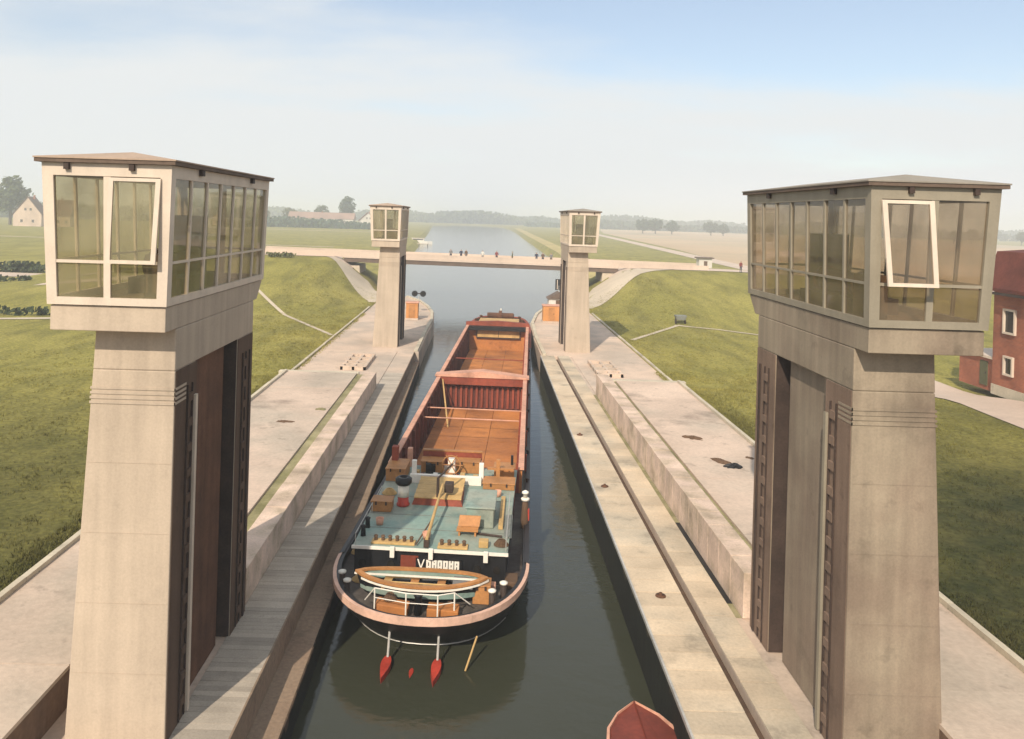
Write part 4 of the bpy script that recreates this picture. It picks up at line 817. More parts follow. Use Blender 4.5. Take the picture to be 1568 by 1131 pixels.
# twin rudders and the skeg between them
def blade(x, y0, y1, wd, z0, z1, name):
    b = MB(); m = 10; lo, hi = [], []
    prof = [(t, wd*math.sin(math.pi*t**0.7)) for t in [i/m for i in range(m+1)]]
    r = [(x+w_, y1+(y0-y1)*t) for t, w_ in prof]+[(x-w_, y1+(y0-y1)*t) for t, w_ in reversed(prof[1:-1])]
    b.prism(r, z0, z1, [(x+(px-x)*.85, y1+(py-y1)*.95) for px, py in r]); return b.build(name, M['red'], barge, smooth=False)
for x in (-.83, .58):
    o = blade(x, -.66, .62, .16, -.7, .16, 'rudder_blade')
    b = MB(); b.tube((x, .45, .165), (x, .75, 1.0), .035, n=8); b.build('rudder_stock', M['steel'], o)
blade(-.1, -.28, .25, .07, -.6, .02, 'skeg')
b = MB(); o = outline(2.76, 1.40, 4.2, 61.2, 10); n = len(o)
pts = [p for p in o if p[1] < 3.6]; pts.sort(key=lambda p: p[0])
for p, q in zip(pts, pts[1:]): b.tube((p[0], p[1]-.03, .10), (q[0], q[1]-.03, .10), .02, n=5)
b.build('waterline_stripe', M['steel'], barge)
b = MB(); b.tube((1.65, .85, .7), (1.38, .25, .02), .028, n=6); b.build('fender_pole', M['tan'], barge)
# fore deck gear
b = MB(); b.box(-1.9, 1.9, 54.2, 57.4, 2.003, 2.75); b.build('fore_cabin', M['tan'], barge, bevel=.03)
b = MB(); b.box(-1.1, 1.1, 58.3, 59.3, 2.003, 2.5); b.build('windlass_bed', M['redbrown'], barge)
b = MB(); b.tube((-1.3, 58.8, 2.85), (1.3, 58.8, 2.85), .28, n=12); b.tube((-.15, 58.8, 2.85), (.15, 58.8, 2.85), .5, n=12); b.build('windlass', M['rust'], barge)
for x, y in ((-1.9, 58.6), (1.9, 58.6), (-1.2, 60.3), (1.2, 60.3), (-2.2, 56.2), (2.2, 56.2)):
    b = MB(); b.lathe((x, y, 2.003), [(.16, 0), (.13, .06), (.13, .75), (.18, .8), (.02, .88)], 10); b.build('bollard', M['rust'], barge, smooth=True)
b = MB(); b.tube((0, 60.2, 2.0), (0, 60.2, 3.4), .06, n=8); b.build('jack_staff', M['white'], barge)

# red decked boat whose bow pokes into the bottom of the picture
rb = empty('decked_boat', (3.68, 20.2, -1.55), 'bow of a small red decked boat in the water beside the right lock wall', 'boat', rz=0.0)
def brg(sc, z, y0=0.0):
    hw = [(0, 0.02), (.5, .50), (1.1, .82), (2.0, .98), (4.0, 1.0), (6.0, .85)]
    return [(sc*w_, -(y*(.9+.1*sc))-y0, z) for y, w_ in hw]+[(-sc*w_, -(y*(.9+.1*sc))-y0, z) for y, w_ in reversed(hw)]
b = MB(); b.loft([brg(.6, -.4, .4), brg(.85, .1, .18), brg(1, .72)]); b.build('hull', M['redbrown'], rb)
b = MB(); r0 = brg(1, .723); b.add([(0, 0, .80), (0, -6, .88)]+[(x*.97, y, z) for x, y, z in r0], [(0, 1, 2+5, 2+4, 2+3, 2+2, 2+1, 2), (0, 2+11, 2+10, 2+9, 2+8, 2+7, 2+6, 1)]); b.build('foredeck', M['boat_red'], rb)
b = MB(); r1 = brg(1.03, .70); r2 = brg(1.03, .78); r3 = brg(.95, .78); b.loft([r1, r2, r3, brg(.95, .70)], False, False); b.build('rubbing_strake', M['pinktop'], rb)

# ------------------------------------------------------------------ road bridge
br = empty('road_bridge', (0, 122, 0), 'flat concrete road bridge across the canal behind the far towers', 'bridge')
def bz(x): return 4.25-0.012*x
b = MB(); xs = [-20.5, -8, 8, 20.5]
b.loft([[(x, 0, bz(x)-.75), (x, 7, bz(x)-.75), (x, 7, bz(x)), (x, 0, bz(x))] for x in xs]); b.build('deck', M['fascia'], br)  # dark brown deck side paints the shade line under the bridge
b = MB(); b.loft([[(x, -.14, bz(x)-.12), (x, -.004, bz(x)-.12), (x, -.004, bz(x)+.22), (x, -.14, bz(x)+.22)] for x in xs]); b.build('fascia_beam', M['road'], br)
b = MB(); b.loft([[(x, .3, bz(x)+.004), (x, 6.7, bz(x)+.004), (x, 6.7, bz(x)+.05), (x, .3, bz(x)+.05)] for x in xs]); b.build('roadway', M['road'], br)
for y0, y1 in ((0.0, .22), (6.78, 7.0)):
    b = MB(); b.loft([[(x, y0, bz(x)+.002), (x, y1, bz(x)+.002), (x, y1, bz(x)+.82), (x, y0, bz(x)+.82)] for x in [-34, -20.5, -8, 8, 20.5, 34]]); b.build('parapet', M['road'], br)
for s in (-1, 1):
    b = MB(); b.box(s*14.6-.45, s*14.6+.45, .5, 6.5, -3, bz(s*14.6)-.76); b.build('pier', M['conc'], br)
    b = MB(); b.hexa([(s*17.8, .2, -2), (s*20.6, .2, -2), (s*20.6, 6.8, -2), (s*17.8, 6.8, -2), (s*18.2, .2, 3.2), (s*20.6, .2, 3.2), (s*20.6, 6.8, 3.2), (s*18.2, 6.8, 3.2)]); b.build('abutment', M['sand'], br)

# ------------------------------------------------------------------ people
def person(name, loc, facing, top, legs, label, group=None, pose='stand', hat=None, scale=1.0):
    J = dict(pel=(0, 0, .95), spine=(0, 0, 1.15), chest=(0, 0, 1.38), neck=(0, .01, 1.50), head=(0, .02, 1.60), crown=(0, .02, 1.72),
             lh=(-.1, 0, .9), lk=(-.11, .03, .5), la=(-.12, -.02, .09), lt=(-.13, .13, .04), rh=(.1, 0, .9), rk=(.11, .02, .5), ra=(.12, -.02, .09), rt=(.13, .13, .04),
             ls=(-.19, 0, 1.41), le=(-.25, 0, 1.13), lw=(-.25, .1, .88), lf=(-.24, .14, .79), rs=(.19, 0, 1.41), re=(.25, 0, 1.13), rw=(.24, .12, .90), rf=(.23, .16, .81))
    if pose == 'walk': J.update(lk=(-.1, .18, .52), la=(-.11, .22, .1), lt=(-.11, .37, .06), rk=(.1, -.02, .5), ra=(.11, -.28, .13), rt=(.11, -.16, .05), lw=(-.25, -.1, .9), rw=(.25, .2, .93))
    if pose == 'lean': J.update(lw=(-.2, .30, 1.12), lf=(-.12, .36, 1.12), rw=(.2, .30, 1.12), rf=(.12, .36, 1.12), le=(-.27, .08, 1.15), re=(.27, .08, 1.15))
    if pose == 'sit':
        J = {k: (v[0], v[1], v[2]-.78) for k, v in J.items()}
        J.update(lk=(-.13, .38, .48), la=(-.13, .52, .09), lt=(-.13, .66, .05), rk=(.13, .40, .46), ra=(.13, .55, .09), rt=(.13, .69, .05), lw=(-.16, .34, .5), lf=(-.1, .4, .5), rw=(.16, .34, .5), rf=(.1, .4, .5), le=(-.26, .1, .36), re=(.26, .1, .36))
    ed = [('pel', 'spine'), ('spine', 'chest'), ('chest', 'neck'), ('neck', 'head'), ('head', 'crown'), ('pel', 'lh'), ('lh', 'lk'), ('lk', 'la'), ('la', 'lt'), ('pel', 'rh'), ('rh', 'rk'), ('rk', 'ra'), ('ra', 'rt'),
          ('chest', 'ls'), ('ls', 'le'), ('le', 'lw'), ('lw', 'lf'), ('chest', 'rs'), ('rs', 're'), ('re', 'rw'), ('rw', 'rf')]
    rad = dict(pel=.15, spine=.14, chest=.16, neck=.055, head=.095, crown=.075, lh=.09, rh=.09, lk=.06, rk=.06, la=.04, ra=.04, lt=.035, rt=.035, ls=.07, rs=.07, le=.045, re=.045, lw=.03, rw=.03, lf=.03, rf=.03)
    ks = list(J); me = bpy.data.meshes.new('body'); me.from_pydata([J[k] for k in ks], [(ks.index(a), ks.index(c)) for a, c in ed], [])
    o = bpy.data.objects.new('tmp', me); C.objects.link(o)
    sk = o.modifiers.new('skin', 'SKIN'); ss = o.modifiers.new('sub', 'SUBSURF'); ss.levels = 1; ss.render_levels = 1
    lay = me.skin_vertices[0].data if me.skin_vertices else None
    if lay is None:
        bm_ = bmesh.new(); bm_.from_mesh(me); bm_.verts.layers.skin.verify(); bm_.to_mesh(me); bm_.free(); lay = me.skin_vertices[0].data
    for i, k in enumerate(ks): lay[i].radius = (rad[k], rad[k]*(.72 if k in ('pel', 'spine', 'chest') else 1)); lay[i].use_root = (k == 'pel')
    dg = bpy.context.evaluated_depsgraph_get(); nm = bpy.data.meshes.new_from_object(o.evaluated_get(dg)); bpy.data.objects.remove(o)
    for m in (top, legs, M['skin'], M['hair']): nm.materials.append(m)
    zp, zn, zc = J['pel'][2], J['neck'][2], J['crown'][2]
    hands = [Vector(J[k]) for k in ('lf', 'rf')]
    for p in nm.polygons:
        c = p.center; s = 0
        if c.z > zn: s = 3 if (c.z > zc-.07 or (c.y < -.02 and c.z > zn+.05)) else 2
        elif min((c-h).length for h in hands) < .1: s = 2
        elif c.z < zp and abs(c.x) < .21 and (pose != 'sit' or c.y > .05): s = 1
        p.material_index = s; p.use_smooth = True
    p = put('person', nm, None, loc, rz=facing); p.scale = (scale,)*3
    tag(p, label, 'person', group)
    if hat:
        h = MB(); h.lathe((0, .02, zc-.05), [(.13, 0), (.13, .02), (.1, .03), (.09, .1), (.02, .12)], 10); h.build('cap', hat, p)
    return p
PB = 'people standing along the bridge parapet'
def on_br(x, y, *a, **k): person('person', (x, 122+y, bz(x)+.05), *a, **k)
on_br(-4.6, .75, R(180), M['grey'], M['navy'], 'leftmost person on the bridge, grey jacket, leaning on the parapet', PB, pose='lean')
on_br(-3.05, .75, R(180), M['navy'], M['navy'], 'person in dark clothes on the left half of the bridge, second from left', PB, pose='lean')
on_br(-2.3, 1.3, R(150), M['brown'], M['grey'], 'person in brown just right of the dark clothed one on the bridge', PB)
on_br(0.2, .75, R(180), M['shirt'], M['grey'], 'person in a pale shirt left of the middle of the bridge', PB, pose='lean')
on_br(2.3, .8, R(190), M['maroon'], M['navy'], 'person in dark red near the middle of the bridge', PB, pose='lean')
on_br(4.7, 1.5, R(90), M['olive'], M['brown'], 'person in olive walking right of the middle of the bridge', PB, pose='walk')
on_br(8.3, .75, R(180), M['navy'], M['grey'], 'first of three people close together near the right end of the bridge', PB, pose='lean')
on_br(9.25, .75, R(180), M['brown'], M['navy'], 'middle one of three people close together near the right end of the bridge', PB, pose='lean')
on_br(10.5, .75, R(175), M['grey'], M['brown'], 'last of three people close together near the right end of the bridge', PB, pose='lean')
person('person', (38.0, 119.5, ground_z(38, 119.5)), R(200), M['maroon'], M['navy'], 'person in dark red standing by the road left of the right near tower')
hc = empty('handcart', (21.4, 87.6, ground_z(21.4, 87.6)), 'small pale handcart with dark wheels where two paths meet on the right bank', 'handcart')
b = MB(); b.prism([(-.45, -.35), (.45, -.35), (.45, .35), (-.45, .35)], .42, .95, [(-.62, -.48), (.62, -.48), (.62, .48), (-.62, .48)]); b.build('tub', M['sidedeck'], hc, bevel=.06)
for x in (-.5, .5):
    b = MB(); b.tube((x-.04, 0, .3), (x+.04, 0, .3), .3, n=14); b.build('wheel', M['iron'], hc)
b = MB(); b.tube((-.5, 0, .3), (.5, 0, .3), .03, n=6); b.build('axle', M['iron'], hc)
for x in (-.35, .35):
    b = MB(); b.tube((x, .3, .5), (x, 1.1, .75), .03, n=6); b.build('handle', M['brown'], hc)

# ------------------------------------------------------------------ small things on the quays
for s, lab in ((-1, 'dark slotted pit beside the far left tower'), (1, 'dark slotted pit beside the far right tower')):
    t = empty('machine_pit', (s*9.1, 57.6, 0), lab, 'pit', 'machine pits beside the far towers')
    b = MB()
    for q in (0, 1.1, 2.2, 3.6, 5.2): b.box(-.9, .9, q, q+.22, .004, .28)
    for q in (-.9, -.08, .72): b.box(q, q+.18, .0, 5.42, .002, .24)
    b.build('pit_frame', M['conc'], t)
    for k, q in enumerate((.25, 1.35, 2.5, 3.95)):
        for x in (-.7, .12): 
            b = MB(); b.box(x, x+.56, q, q+.8, .003, .03); b.build('dark_grating', M['black'], t)
hs = 'orange huts on the guide walls'
for x, y, w_, lab, lid in ((-7.3, 86.0, 1.25, 'orange hut on the guide wall left of the barge bow', 'a'), (7.5, 86.8, 1.8, 'orange hut on the guide wall right of the barge bow', 'b')):
    t = empty('equipment_hut', (x, y, 0), lab, 'hut', hs)
    b = MB(); b.box(-w_/2, w_/2, 0, 1.4, .17, 1.75); b.build('body', M['cabin_orange'], t, bevel=.02)
    b = MB(); b.box(-w_/2-.08, w_/2+.08, -.08, 1.48, 1.753, 1.85); b.build('roof', M['pinktop'], t, bevel=.02)
    b = MB(); b.box(-w_/2-.05, w_/2+.05, -.05, 1.45, 0, .168); b.build('plinth', M['conc'], t)
    b = MB(); b.box(-.32, .32, -.03, -.002, .25, 1.6); d = b.build('door', M['wood'], t); b = MB(); b.box(.2, .26, -.06, -.031, .9, 1.0); b.build('handle', M['iron'], d)
t = empty('shelter', (9.3, 97.5, 0), 'low shelter with a dark pitched roof behind the right orange hut', 'shelter')
b = MB(); b.box(-1.2, 1.2, 0, 2, 0, 1.5); b.build('wall', M['whitewall'], t)
b = MB(); b.loft([[(-1.4, -.2, 1.503), (1.4, -.2, 1.503), (0, -.2, 2.3)], [(-1.4, 2.2, 1.503), (1.4, 2.2, 1.503), (0, 2.2, 2.3)]]); b.build('roof', M['fascia'], t)
b = MB(); b.box(-.35, .35, -.02, -.002, .05, 1.35); b.build('door', M['brown'], t)
for x, y, h, lab, n in ((-9.0, 92, 2.5, 'single black signal lamp on a post close to the far left tower', 1), (-7.1, 93, 2.1, 'pair of black signal lamps on a post left of the canal', 2), (9.9, 104, 2.9, 'black signal board on a post in front of the bridge, right side', 3)):
    t = empty('signal', (x, y, 0), lab, 'signal', 'signals at the lock exit')
    b = MB(); b.tube((0, 0, 0), (0, 0, h-.3), .06, n=8); b.build('post', M['steel'], t)
    if n < 3:
        for k in range(n):
            ox = (k-(n-1)/2)*.95
            b = MB(); b.tube((ox, -.12, h), (ox, .12, h), .34, n=14); b.build('signal_disc', M['black'], t)
            b = MB(); b.lathe((ox, -.14, h), [(.09, -.05), (.09, .05)], 8); b.build('lens', M['darkglass'], t)
        if n == 2: b = MB(); b.box(-.6, .6, .13, .19, h-.05, h+.05); b.build('cross_arm', M['iron'], t)
        else: b = MB(); b.tube((0, 0, h-.31), (0, 0.16, h), .04, n=6); b.build('bracket', M['iron'], t)
    else:
        b = MB(); b.box(-.45, .45, -.05, .05, h-.9, h+.5); bo = b.build('board', M['black'], t)
        for q in (-.2, .2): b = MB(); b.box(q-.04, q+.04, -.065, -.052, h-.8, h+.4); b.build('stripe', M['frame'], bo)
def heap(x, y, z, sx, sy, sz, mat, label, seed, name='debris_heap', rz=0):
    r_ = random.Random(seed); b = MB(); n, m = 20, 5; rg_ = []; wob = [1+r_.uniform(-.45, .45) for _ in range(20)]
    for k in range(m+1):
        t = k/m; rr = math.cos(t*math.pi/2)
        rg_.append([(sx*rr*math.cos(2*math.pi*i/n)*wob[i]*(1+r_.uniform(-.2, .2)), sy*rr*math.sin(2*math.pi*i/n)*wob[i]*(1+r_.uniform(-.2, .2)), sz*math.sin(t*math.pi/2)*(1+r_.uniform(-.25, .25))) for i in range(n)])
    b.loft(rg_); o = b.build(name, mat); o.location = (x, y, z); o.rotation_euler.z = rz
    return tag(o, label, 'debris')
heap(9.9, 38.6, .9, .4, .2, .11, M['brown'], 'upper dark scrap heap on the right apron', 1, rz=-.4)
heap(10.15, 34.9, .9, .5, .15, .12, M['brown'], 'long brown crumpled tarpaulin on the right apron', 2, 'tarpaulin', rz=-.9)
heap(10.5, 34.2, .9, .3, .2, .16, M['black'], 'small black lump at the near end of the crumpled tarpaulin', 3)
heap(11.6, 35.6, .9, .2, .14, .05, M['brown'], 'tiny brown clod alone near the right kerb', 4)
heap(-9.35, 28.3, .9, .7, .22, .05, M['rust'], 'flat rusty brown patch of scrap beside the left wall', 5, rz=.2)
heap(-9.6, 39.5, .9, .35, .16, .06, M['brown'], 'small brown clod in the middle of the left apron', 6)
heap(-8.4, 42.2, .9, .3, .2, .06, M['moss'], 'greenish clod near the gutter of the left apron', 7)
# quay bollards and a ring on the right coping
for x, y, lab in ((5.2, 24.2, 'rusty ring plate nearest the camera on the right coping'), (5.05, 34.0, 'rusty ring plate halfway along the right coping'), (5.0, 42, 'rusty ring plate farthest along the right coping')):
    b = MB(); b.lathe((x, y, .008), [(.16, 0), (.15, .03), (.05, .04), (.05, .10), (.01, .11)], 10); tag(b.build('mooring_ring', M['rust'], smooth=True), lab, 'mooring ring', 'mooring rings on the right coping')

# ------------------------------------------------------------------ trees, hedges, houses
def crown_mesh(name, mat, seed, rx, rz, clumps, leaves, ls, lift=0.0, flat=1.0):
    r_ = random.Random(seed); v, f = [], []
    for c in range(clumps):
        while True:
            p = Vector((r_.uniform(-1, 1), r_.uniform(-1, 1), r_.uniform(-1, 1)))
            if .25 < p.length < 1: break
        cc = Vector((p.x*rx*.8, p.y*rx*.8*flat, p.z*rz*.8+lift)); cr_ = r_.uniform(.22, .42)*min(rx, rz)
        for l in range(leaves):
            d = Vector((r_.gauss(0, 1), r_.gauss(0, 1), r_.gauss(0, 1))).normalized()*cr_*r_.uniform(.55, 1.05); q = cc+d
            a = Vector((r_.gauss(0, 1), r_.gauss(0, 1), r_.gauss(0, 1))).normalized(); e = a.orthogonal().normalized(); g = a.cross(e); s = ls*r_.uniform(.6, 1.3); o = len(v)
            v += [tuple(q+e*s), tuple(q+g*s*.6), tuple(q-e*s), tuple(q-g*s*.6)]; f.append((o, o+1, o+2, o+3))
    me = bpy.data.meshes.new(name); me.from_pydata(v, [], f); me.materials.append(mat); return me
def trunk_mesh(h, r, seed):
    r_ = random.Random(seed); b = MB(); b.tube((0, 0, -.2), (0, 0, h*.5), r, r*.7, 8); b.tube((0, 0, h*.5), (r_.uniform(-.3, .3), 0, h*.9), r*.7, r*.2, 7)
    for k in range(5):
        a = r_.uniform(0, 6.28); z = h*r_.uniform(.35, .6); b.tube((0, 0, z), (math.cos(a)*h*.22, math.sin(a)*h*.22, z+h*.2), r*.4, r*.12, 6)
    return b.mesh('trunk', M['bark'])
cro = [crown_mesh('crown', M['leaf'], 1, 4.5, 4.6, 46, 34, .55, 8), crown_mesh('crown', M['leaf2'], 2, 3.6, 5.6, 46, 34, .5, 8.2), crown_mesh('crown', M['leaf3'], 3, 5.2, 4.0, 46, 34, .6, 7.2), crown_mesh('crown', M['leaf2'], 4, 5.6, 3.4, 46, 34, .6, 5.2)]
trk = trunk_mesh(10, .38, 3)
def tree(x, y, k, sc, label, group, z=None):
    t = empty('tree', (x, y, ground_z(x, y) if z is None else z), label, 'tree', group, rz=rnd.uniform(0, 6.28)); t.scale = (sc*rnd.uniform(.92, 1.1), sc*rnd.uniform(.92, 1.1), sc)
    put('trunk', trk, t); put('crown', cro[k], t)
TG = 'trees in the hazy distance left of the canal'
for a in ((-233, 405, 0, 1.9, 'dark tall tree at the left edge behind the pink gabled house'), (-268, 400, 0, 1.5, 'broad tree at the extreme left behind the gabled house'), (-98, 600, 1, 1.75, 'tallest hazy tree left of the far left tower'),
          (-118, 610, 0, 1.25, 'rounded hazy tree just left of the tallest one'), (-137, 590, 2, 1.2, 'pale green hazy tree in the middle of the left distance'), (-160, 600, 2, 1.15, 'pale wide tree second from the near left tower'),
          (-178, 610, 0, 1.05, 'grey green tree at the right edge of the near left tower'), (-190, 560, 3, 1.3, 'low bushy tree seen just past the left cabin'), (-84, 640, 2, .9, 'low pale tree right behind the far left cabin')): tree(*a, group=TG)
for k, (x, y, kk, sc) in enumerate(((140, 700, 3, 1.45), (152, 705, 3, 1.5), (165, 700, 3, 1.35), (200, 705, 3, 1.35), (209, 700, 3, 1.2), (243, 720, 3, 1.2), (258, 720, 3, 1.1))):
    tree(x, y, kk, sc, ('leftmost bluish tree of the clump on the stubble plain', 'middle bluish tree of the clump on the stubble plain', 'right bluish tree of the clump on the stubble plain', 'left tree of the lone bluish pair on the plain', 'right tree of the lone bluish pair on the plain', 'bluish tree next to the right cabin on the plain', 'bluish tree half hidden by the right cabin on the plain')[k], 'bluish trees on the stubble plain')
for k, (x, y, sc) in enumerate(((372, 640, .8), (392, 650, .95), (425, 640, .85))): tree(x, y, 0, sc, ('left', 'middle', 'right')[k]+' one of the hazy trees above the red brick house roof', 'hazy trees behind the brick house')
def belt(name, pts, n, h, dpt, mat, label, seed, ls=1.6):
    r_ = random.Random(seed); v, f = [], []; nseg = len(pts)-1
    for c in range(n):
        t = r_.random()*nseg; i = int(t); t -= i; x = pts[i][0]+(pts[i+1][0]-pts[i][0])*t; y = pts[i][1]+(pts[i+1][1]-pts[i][1])*t+r_.uniform(-dpt, dpt)
        hh = h*(.6+.4*math.sin(x*.013+seed)*math.sin(x*.031+2*seed)+r_.uniform(-.15, .25)); 
        gz = ground_z(x, y)
        for l in range(16):
            z = hh*r_.random()**.8; q = Vector((x+r_.gauss(0, h*.28), y+r_.gauss(0, h*.25), gz+z)); a = Vector((r_.gauss(0, 1), r_.gauss(0, 1), r_.gauss(0, .6))).normalized(); e = a.orthogonal().normalized(); g = a.cross(e); s = ls*r_.uniform(.6, 1.4); o = len(v)
            v += [tuple(q+e*s), tuple(q+g*s*.7), tuple(q-e*s), tuple(q-g*s*.7)]; f.append((o, o+1, o+2, o+3))
    me = bpy.data.meshes.new(name); me.from_pydata(v, [], f); me.materials.append(mat); return tag(put(name, me), label, kind='stuff')
belt('far_wood', [(-900, 1050), (-300, 1150), (60, 1180)], 1500, 17, 30, M['leaf'], 'hazy far wood along the horizon left of the canal', 1, 2.4)
belt('far_wood', [(-60, 1250), (400, 1250), (1300, 1150)], 1700, 16, 40, M['leaf2'], 'hazy far wood along the horizon right of the canal', 2, 2.6)
belt('far_wood', [(60, 1000), (300, 940), (800, 900)], 700, 9, 25, M['leaf2'], 'low hazy scrub in front of the right horizon wood', 3, 2.0)
belt('far_wood', [(-600, 640), (-420, 600), (-250, 640)], 450, 14, 20, M['leaf'], 'far wood behind the houses on the left edge', 4, 1.8)
belt('hedge', [(-150, 535), (-110, 540), (-66, 545)], 260, 8.5, 3, M['leaf2'], 'long dark hedge row in front of the far pink roofed building', 5, 1.0)
belt('hedge', [(-92, 128), (-68, 131)], 70, 1.9, .8, M['hedge'], 'dark clipped hedge on the left beside the near left cabin', 6, .35)
belt('hedge', [(-120, 116), (-62, 114)], 110, 1.0, .5, M['hedge'], 'low hedge along the broad track on the left', 7, .3)
belt('hedge', [(-88, 72), (-43, 81)], 90, .7, .35, M['hedge'], 'low weedy hedge at the top of the left lawn', 8, .22)
belt('hedge', [(-300, 300), (-190, 300)], 160, 3.5, 2, M['leaf'], 'garden shrubs in front of the pink gabled house', 9, .7)
belt('bank_weeds', [(-46, 116.5), (-27, 116.2)], 70, .9, .4, M['leaf3'], 'tall weeds along the edge of the left approach road', 10, .22)
def windows(b_parent, rects, plane, x, depth=.12, fm=None, pm=None, mull=True):
    for (c, z, w_, h) in rects:
        f = MB(); g = MB(); t_ = .12
        def bx(B, y0, y1, z0, z1, d0, d1):
            if plane == 'x': B.box(x+d0, x+d1, y0, y1, z0, z1)
            else: B.box(y0, y1, x+d0, x+d1, z0, z1)
        bx(f, c-w_/2-t_, c-w_/2, z-h/2-t_, z+h/2+t_, -depth, -.002); bx(f, c+w_/2, c+w_/2+t_, z-h/2-t_, z+h/2+t_, -depth, -.002)
        bx(f, c-w_/2, c+w_/2, z-h/2-t_, z-h/2, -depth, -.002); bx(f, c-w_/2, c+w_/2, z+h/2, z+h/2+t_, -depth, -.002)
        if mull: bx(f, c-.03, c+.03, z-h/2, z+h/2, -depth*.6, -.01)
        o = f.build('window', fm or M['frame'], b_parent); bx(g, c-w_/2, c+w_/2, z-h/2, z+h/2, -.008, -.003); g.build('pane', pm or M['darkglass'], o)
# red brick house on the right
h = empty('brick_house', (33.2, 40, .85), 'red brick two storey house with cream framed windows at the right edge', 'house')
b = MB(); b.box(0, 10, -14, 13.2, -.3, 6.45); b.build('wall', M['brick'], h)
b = MB(); b.loft([[(-.45, y, 6.4), (10.45, y, 6.4), (10.45, y, 6.6), (9.7, y, 8.95), (5, y, 9.35), (.3, y, 8.95), (-.45, y, 6.6)] for y in (-14.3, 13.5)]); rf = b.build('roof', M['tiles'], h)
b = MB(); b.box(4.6, 5.4, 2, 2.8, 9.0, 10.6); b.build('chimney', M['brick'], rf)
b = MB(); b.box(-.6, -.452, -14.3, 13.5, 6.2, 6.36); b.build('gutter', M['iron'], h)
windows(h, [(11.5, 4.55, .95, 1.35), (9.0, 4.55, .95, 1.35), (6.0, 4.55, .95, 1.35), (2.5, 4.55, .95, 1.35), (11.5, 1.75, .7, 1.0), (8.6, 1.75, .7, 1.0), (5.2, 1.75, .7, 1.0)], 'x', 0, .14, M['frame'], None, False)
b = MB(); b.box(-.06, -.003, -14, 13.2, -.3, .35); b.build('plinth', M['kerb'], h)
h = empty('brick_annex', (33.2, 53.3, .85), 'low red brick annex with a greenish door behind the brick house', 'annex')
b = MB(); b.box(0.3, 5, 0, 4.0, -.3, 1.85); b.build('wall', M['brick'], h)
b = MB(); b.box(.1, 5.2, .0, 4.2, 1.853, 2.02); b.build('roof_slab', M['frame'], h)
b = MB(); b.box(.24, .297, .8, 1.6, 0, 1.6); d = b.build('door', M['olive'], h); b = MB(); b.box(.2, .238, .9, .98, .8, .9); b.build('handle', M['iron'], d)
def house(x, y, w_, d_, hw, hr, wall, roof, label, rz=0, group=None, gable_front=True, nwin=3):
    t = empty('house', (x, y, ground_z(x, y)), label, 'house', group, rz)
    b = MB()
    if gable_front:
        pr = [(-w_/2, -.3), (w_/2, -.3), (w_/2, hw), (0, hr-.15), (-w_/2, hw)]; b.loft([[(px, q, pz) for px, pz in pr] for q in (0, d_)]); b.build('wall', wall, t)
        pr = [(-w_/2-.5, hw-.4), (0, hr), (w_/2+.5, hw-.4), (w_/2+.5, hw-.15), (0, hr+.3), (-w_/2-.5, hw-.15)]; b = MB(); b.loft([[(px, q, pz) for px, pz in pr] for q in (-.4, d_+.4)]); rf = b.build('roof', roof, t)
        windows(t, [(-w_*.2, hw*.45, 1, 1.4), (w_*.2, hw*.45, 1, 1.4), (-.9, hw+(hr-hw)*.3, .9, 1.2), (1.4, hw+(hr-hw)*.3, .9, 1.2)], 'y', 0, .1)
        b = MB(); b.box(.8, 1.5, d_*.5, d_*.5+.7, hr-1, hr+1); b.build('chimney', M['brick'], rf)
    else:
        b.box(-w_/2, w_/2, 0, d_, -.3, hw); b.build('wall', wall, t)
        b = MB(); b.loft([[(-w_/2-.4, q, z) for q, z in ((-.4, hw+.003), (d_+.4, hw+.003), (d_/2, hr))], [(w_/2+.4, q, z) for q, z in ((-.4, hw+.003), (d_+.4, hw+.003), (d_/2, hr))]]); rf = b.build('roof', roof, t)
        windows(t, [(-w_/2+w_*(k+.5)/nwin, hw*.5, 1.2, 1.4) for k in range(nwin)], 'y', 0, .1)
        b = MB(); b.box(-.4, .4, d_*.5-.4, d_*.5+.4, hr-.8, hr+.8); b.build('chimney', M['brick'], rf)
    return t
house(-213.5, 385, 12.5, 9, 5.6, 13.8, M['pinkwall'], M['tiles2'], 'pink gabled house at the left edge of the picture', 0.15)
house(-202.5, 392, 11, 8, 5.0, 13.0, M['pinkwall'], M['tiles2'], 'brown roofed wing right behind the pink gabled house', 0.1, gable_front=False)
house(-112, 575, 46, 11, 6.0, 10.5, M['whitewall'], material('hazed_red_tiles', (0.30, 0.19, 0.145), 0.9, .15, .2, 2, .1), 'long building with a pink roof far away behind the dark hedge', 0, gable_front=False, nwin=9)  # tile colour paled to stand for distance haze
house(-172, 540, 9, 9, 5, 10.5, M['pinkwall'], M['tiles2'], 'small pink house far away just right of the near left tower', 0)
house(-80, 585, 12, 10, 5.5, 11, M['whitewall'], M['tiles'], 'distant house with red roof close to the far left cabin', 0.2)
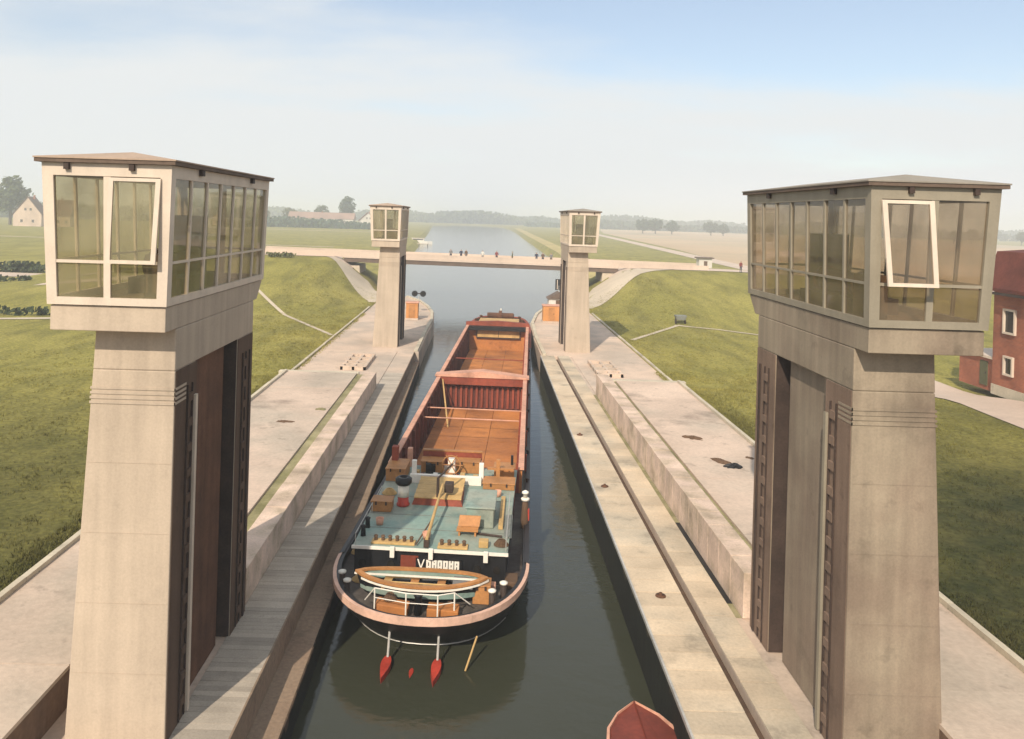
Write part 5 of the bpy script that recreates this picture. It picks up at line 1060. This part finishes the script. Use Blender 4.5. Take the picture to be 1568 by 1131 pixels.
# white hut and a log pile on the right plain
t = empty('field_hut', (52.5, 190, ground_z(52.5, 190)), 'small white hut with a thin dark flat roof on the right plain', 'hut')
b = MB(); b.box(-1.5, 1.5, 0, 2.5, -.1, 2.5); b.build('wall', M['whitewall'], t)
b = MB(); b.box(-1.9, 1.9, -.4, 2.9, 2.503, 2.75); b.build('roof', M['fascia'], t)
b = MB(); b.box(-.4, .4, -.03, -.003, 0, 1.9); b.build('door', M['brown'], t)
lg = None
t = empty('log_pile', (50.4, 182, ground_z(50.4, 182)), 'low dark pile of logs in front of the white hut', 'log pile')
for k, (x, z) in enumerate(((-1.6, .25), (-.9, .25), (-.2, .25), (.5, .25), (1.2, .25), (-1.2, .7), (-.5, .7), (.2, .7))):
    b = MB(); b.tube((x*1.1, 0, z), (x*1.1, 2.5, z), .28, n=8); b.build('log', M['bark'], t)
# white motor boat moored beyond the bridge
t = empty('motor_boat', (-25.5, 352, -1.55), 'white motor boat moored far beyond the bridge on the left shore', 'motor boat')
b = MB()
def mbr(sc, z): 
    prof = [(-5, 1.2), (-4, 1.5), (0, 1.6), (3, 1.3), (5.2, .05)]
    return [(x, w_*sc, z) for x, w_ in prof]+[(x, -w_*sc, z) for x, w_ in reversed(prof)]
b.loft([mbr(.7, -.4), mbr(.95, .3), mbr(1.0, 1.3)]); b.build('hull', M['white'], t)
b = MB(); b.box(-3.6, 1.6, -1.1, 1.1, 1.303, 2.5); cb_ = b.build('cabin', M['white'], t, bevel=.1)
b = MB(); b.box(-3.3, 1.3, -1.14, -1.102, 1.7, 2.2); b.build('window_band', M['darkglass'], cb_)
b = MB(); b.box(-3.9, 1.9, -1.3, 1.3, 2.503, 2.62); b.build('roof', M['frame'], t)
t = empty('landing_stage', (-24.5, 330, -1.55), 'small wooden landing stage just in front of the white motor boat', 'jetty')
b = MB(); b.box(-3.5, 4, -1, 1, .8, 1.0); b.build('deck', M['sand'], t)
for x in (-3, 0, 3.5):
    for y in (-.8, .8): b = MB(); b.tube((x, y, -1.6), (x, y, .798), .12, n=6); b.build('pile', M['bark'], t)

# ------------------------------------------------------------------ summer haze: one even box of air round everything
b = MB(); b.box(-7000, 7000, -120, 7000, -4.6, 40); hz = b.mesh('haze', None)
hm = bpy.data.materials.new('haze_air'); hm.use_nodes = True; t = hm.node_tree; t.nodes.clear()
pv = nn(t, 'ShaderNodeVolumePrincipled'); pv.inputs['Color'].default_value = (0.92, 0.96, 1.0, 1); pv.inputs['Density'].default_value = 0.0009; pv.inputs['Anisotropy'].default_value = 0.0
ho = nn(t, 'ShaderNodeOutputMaterial'); t.links.new(pv.outputs[0], ho.inputs['Volume']); hz.materials.append(hm)
tag(put('haze', hz), 'thin bright haze lying over the whole plain', kind='stuff')
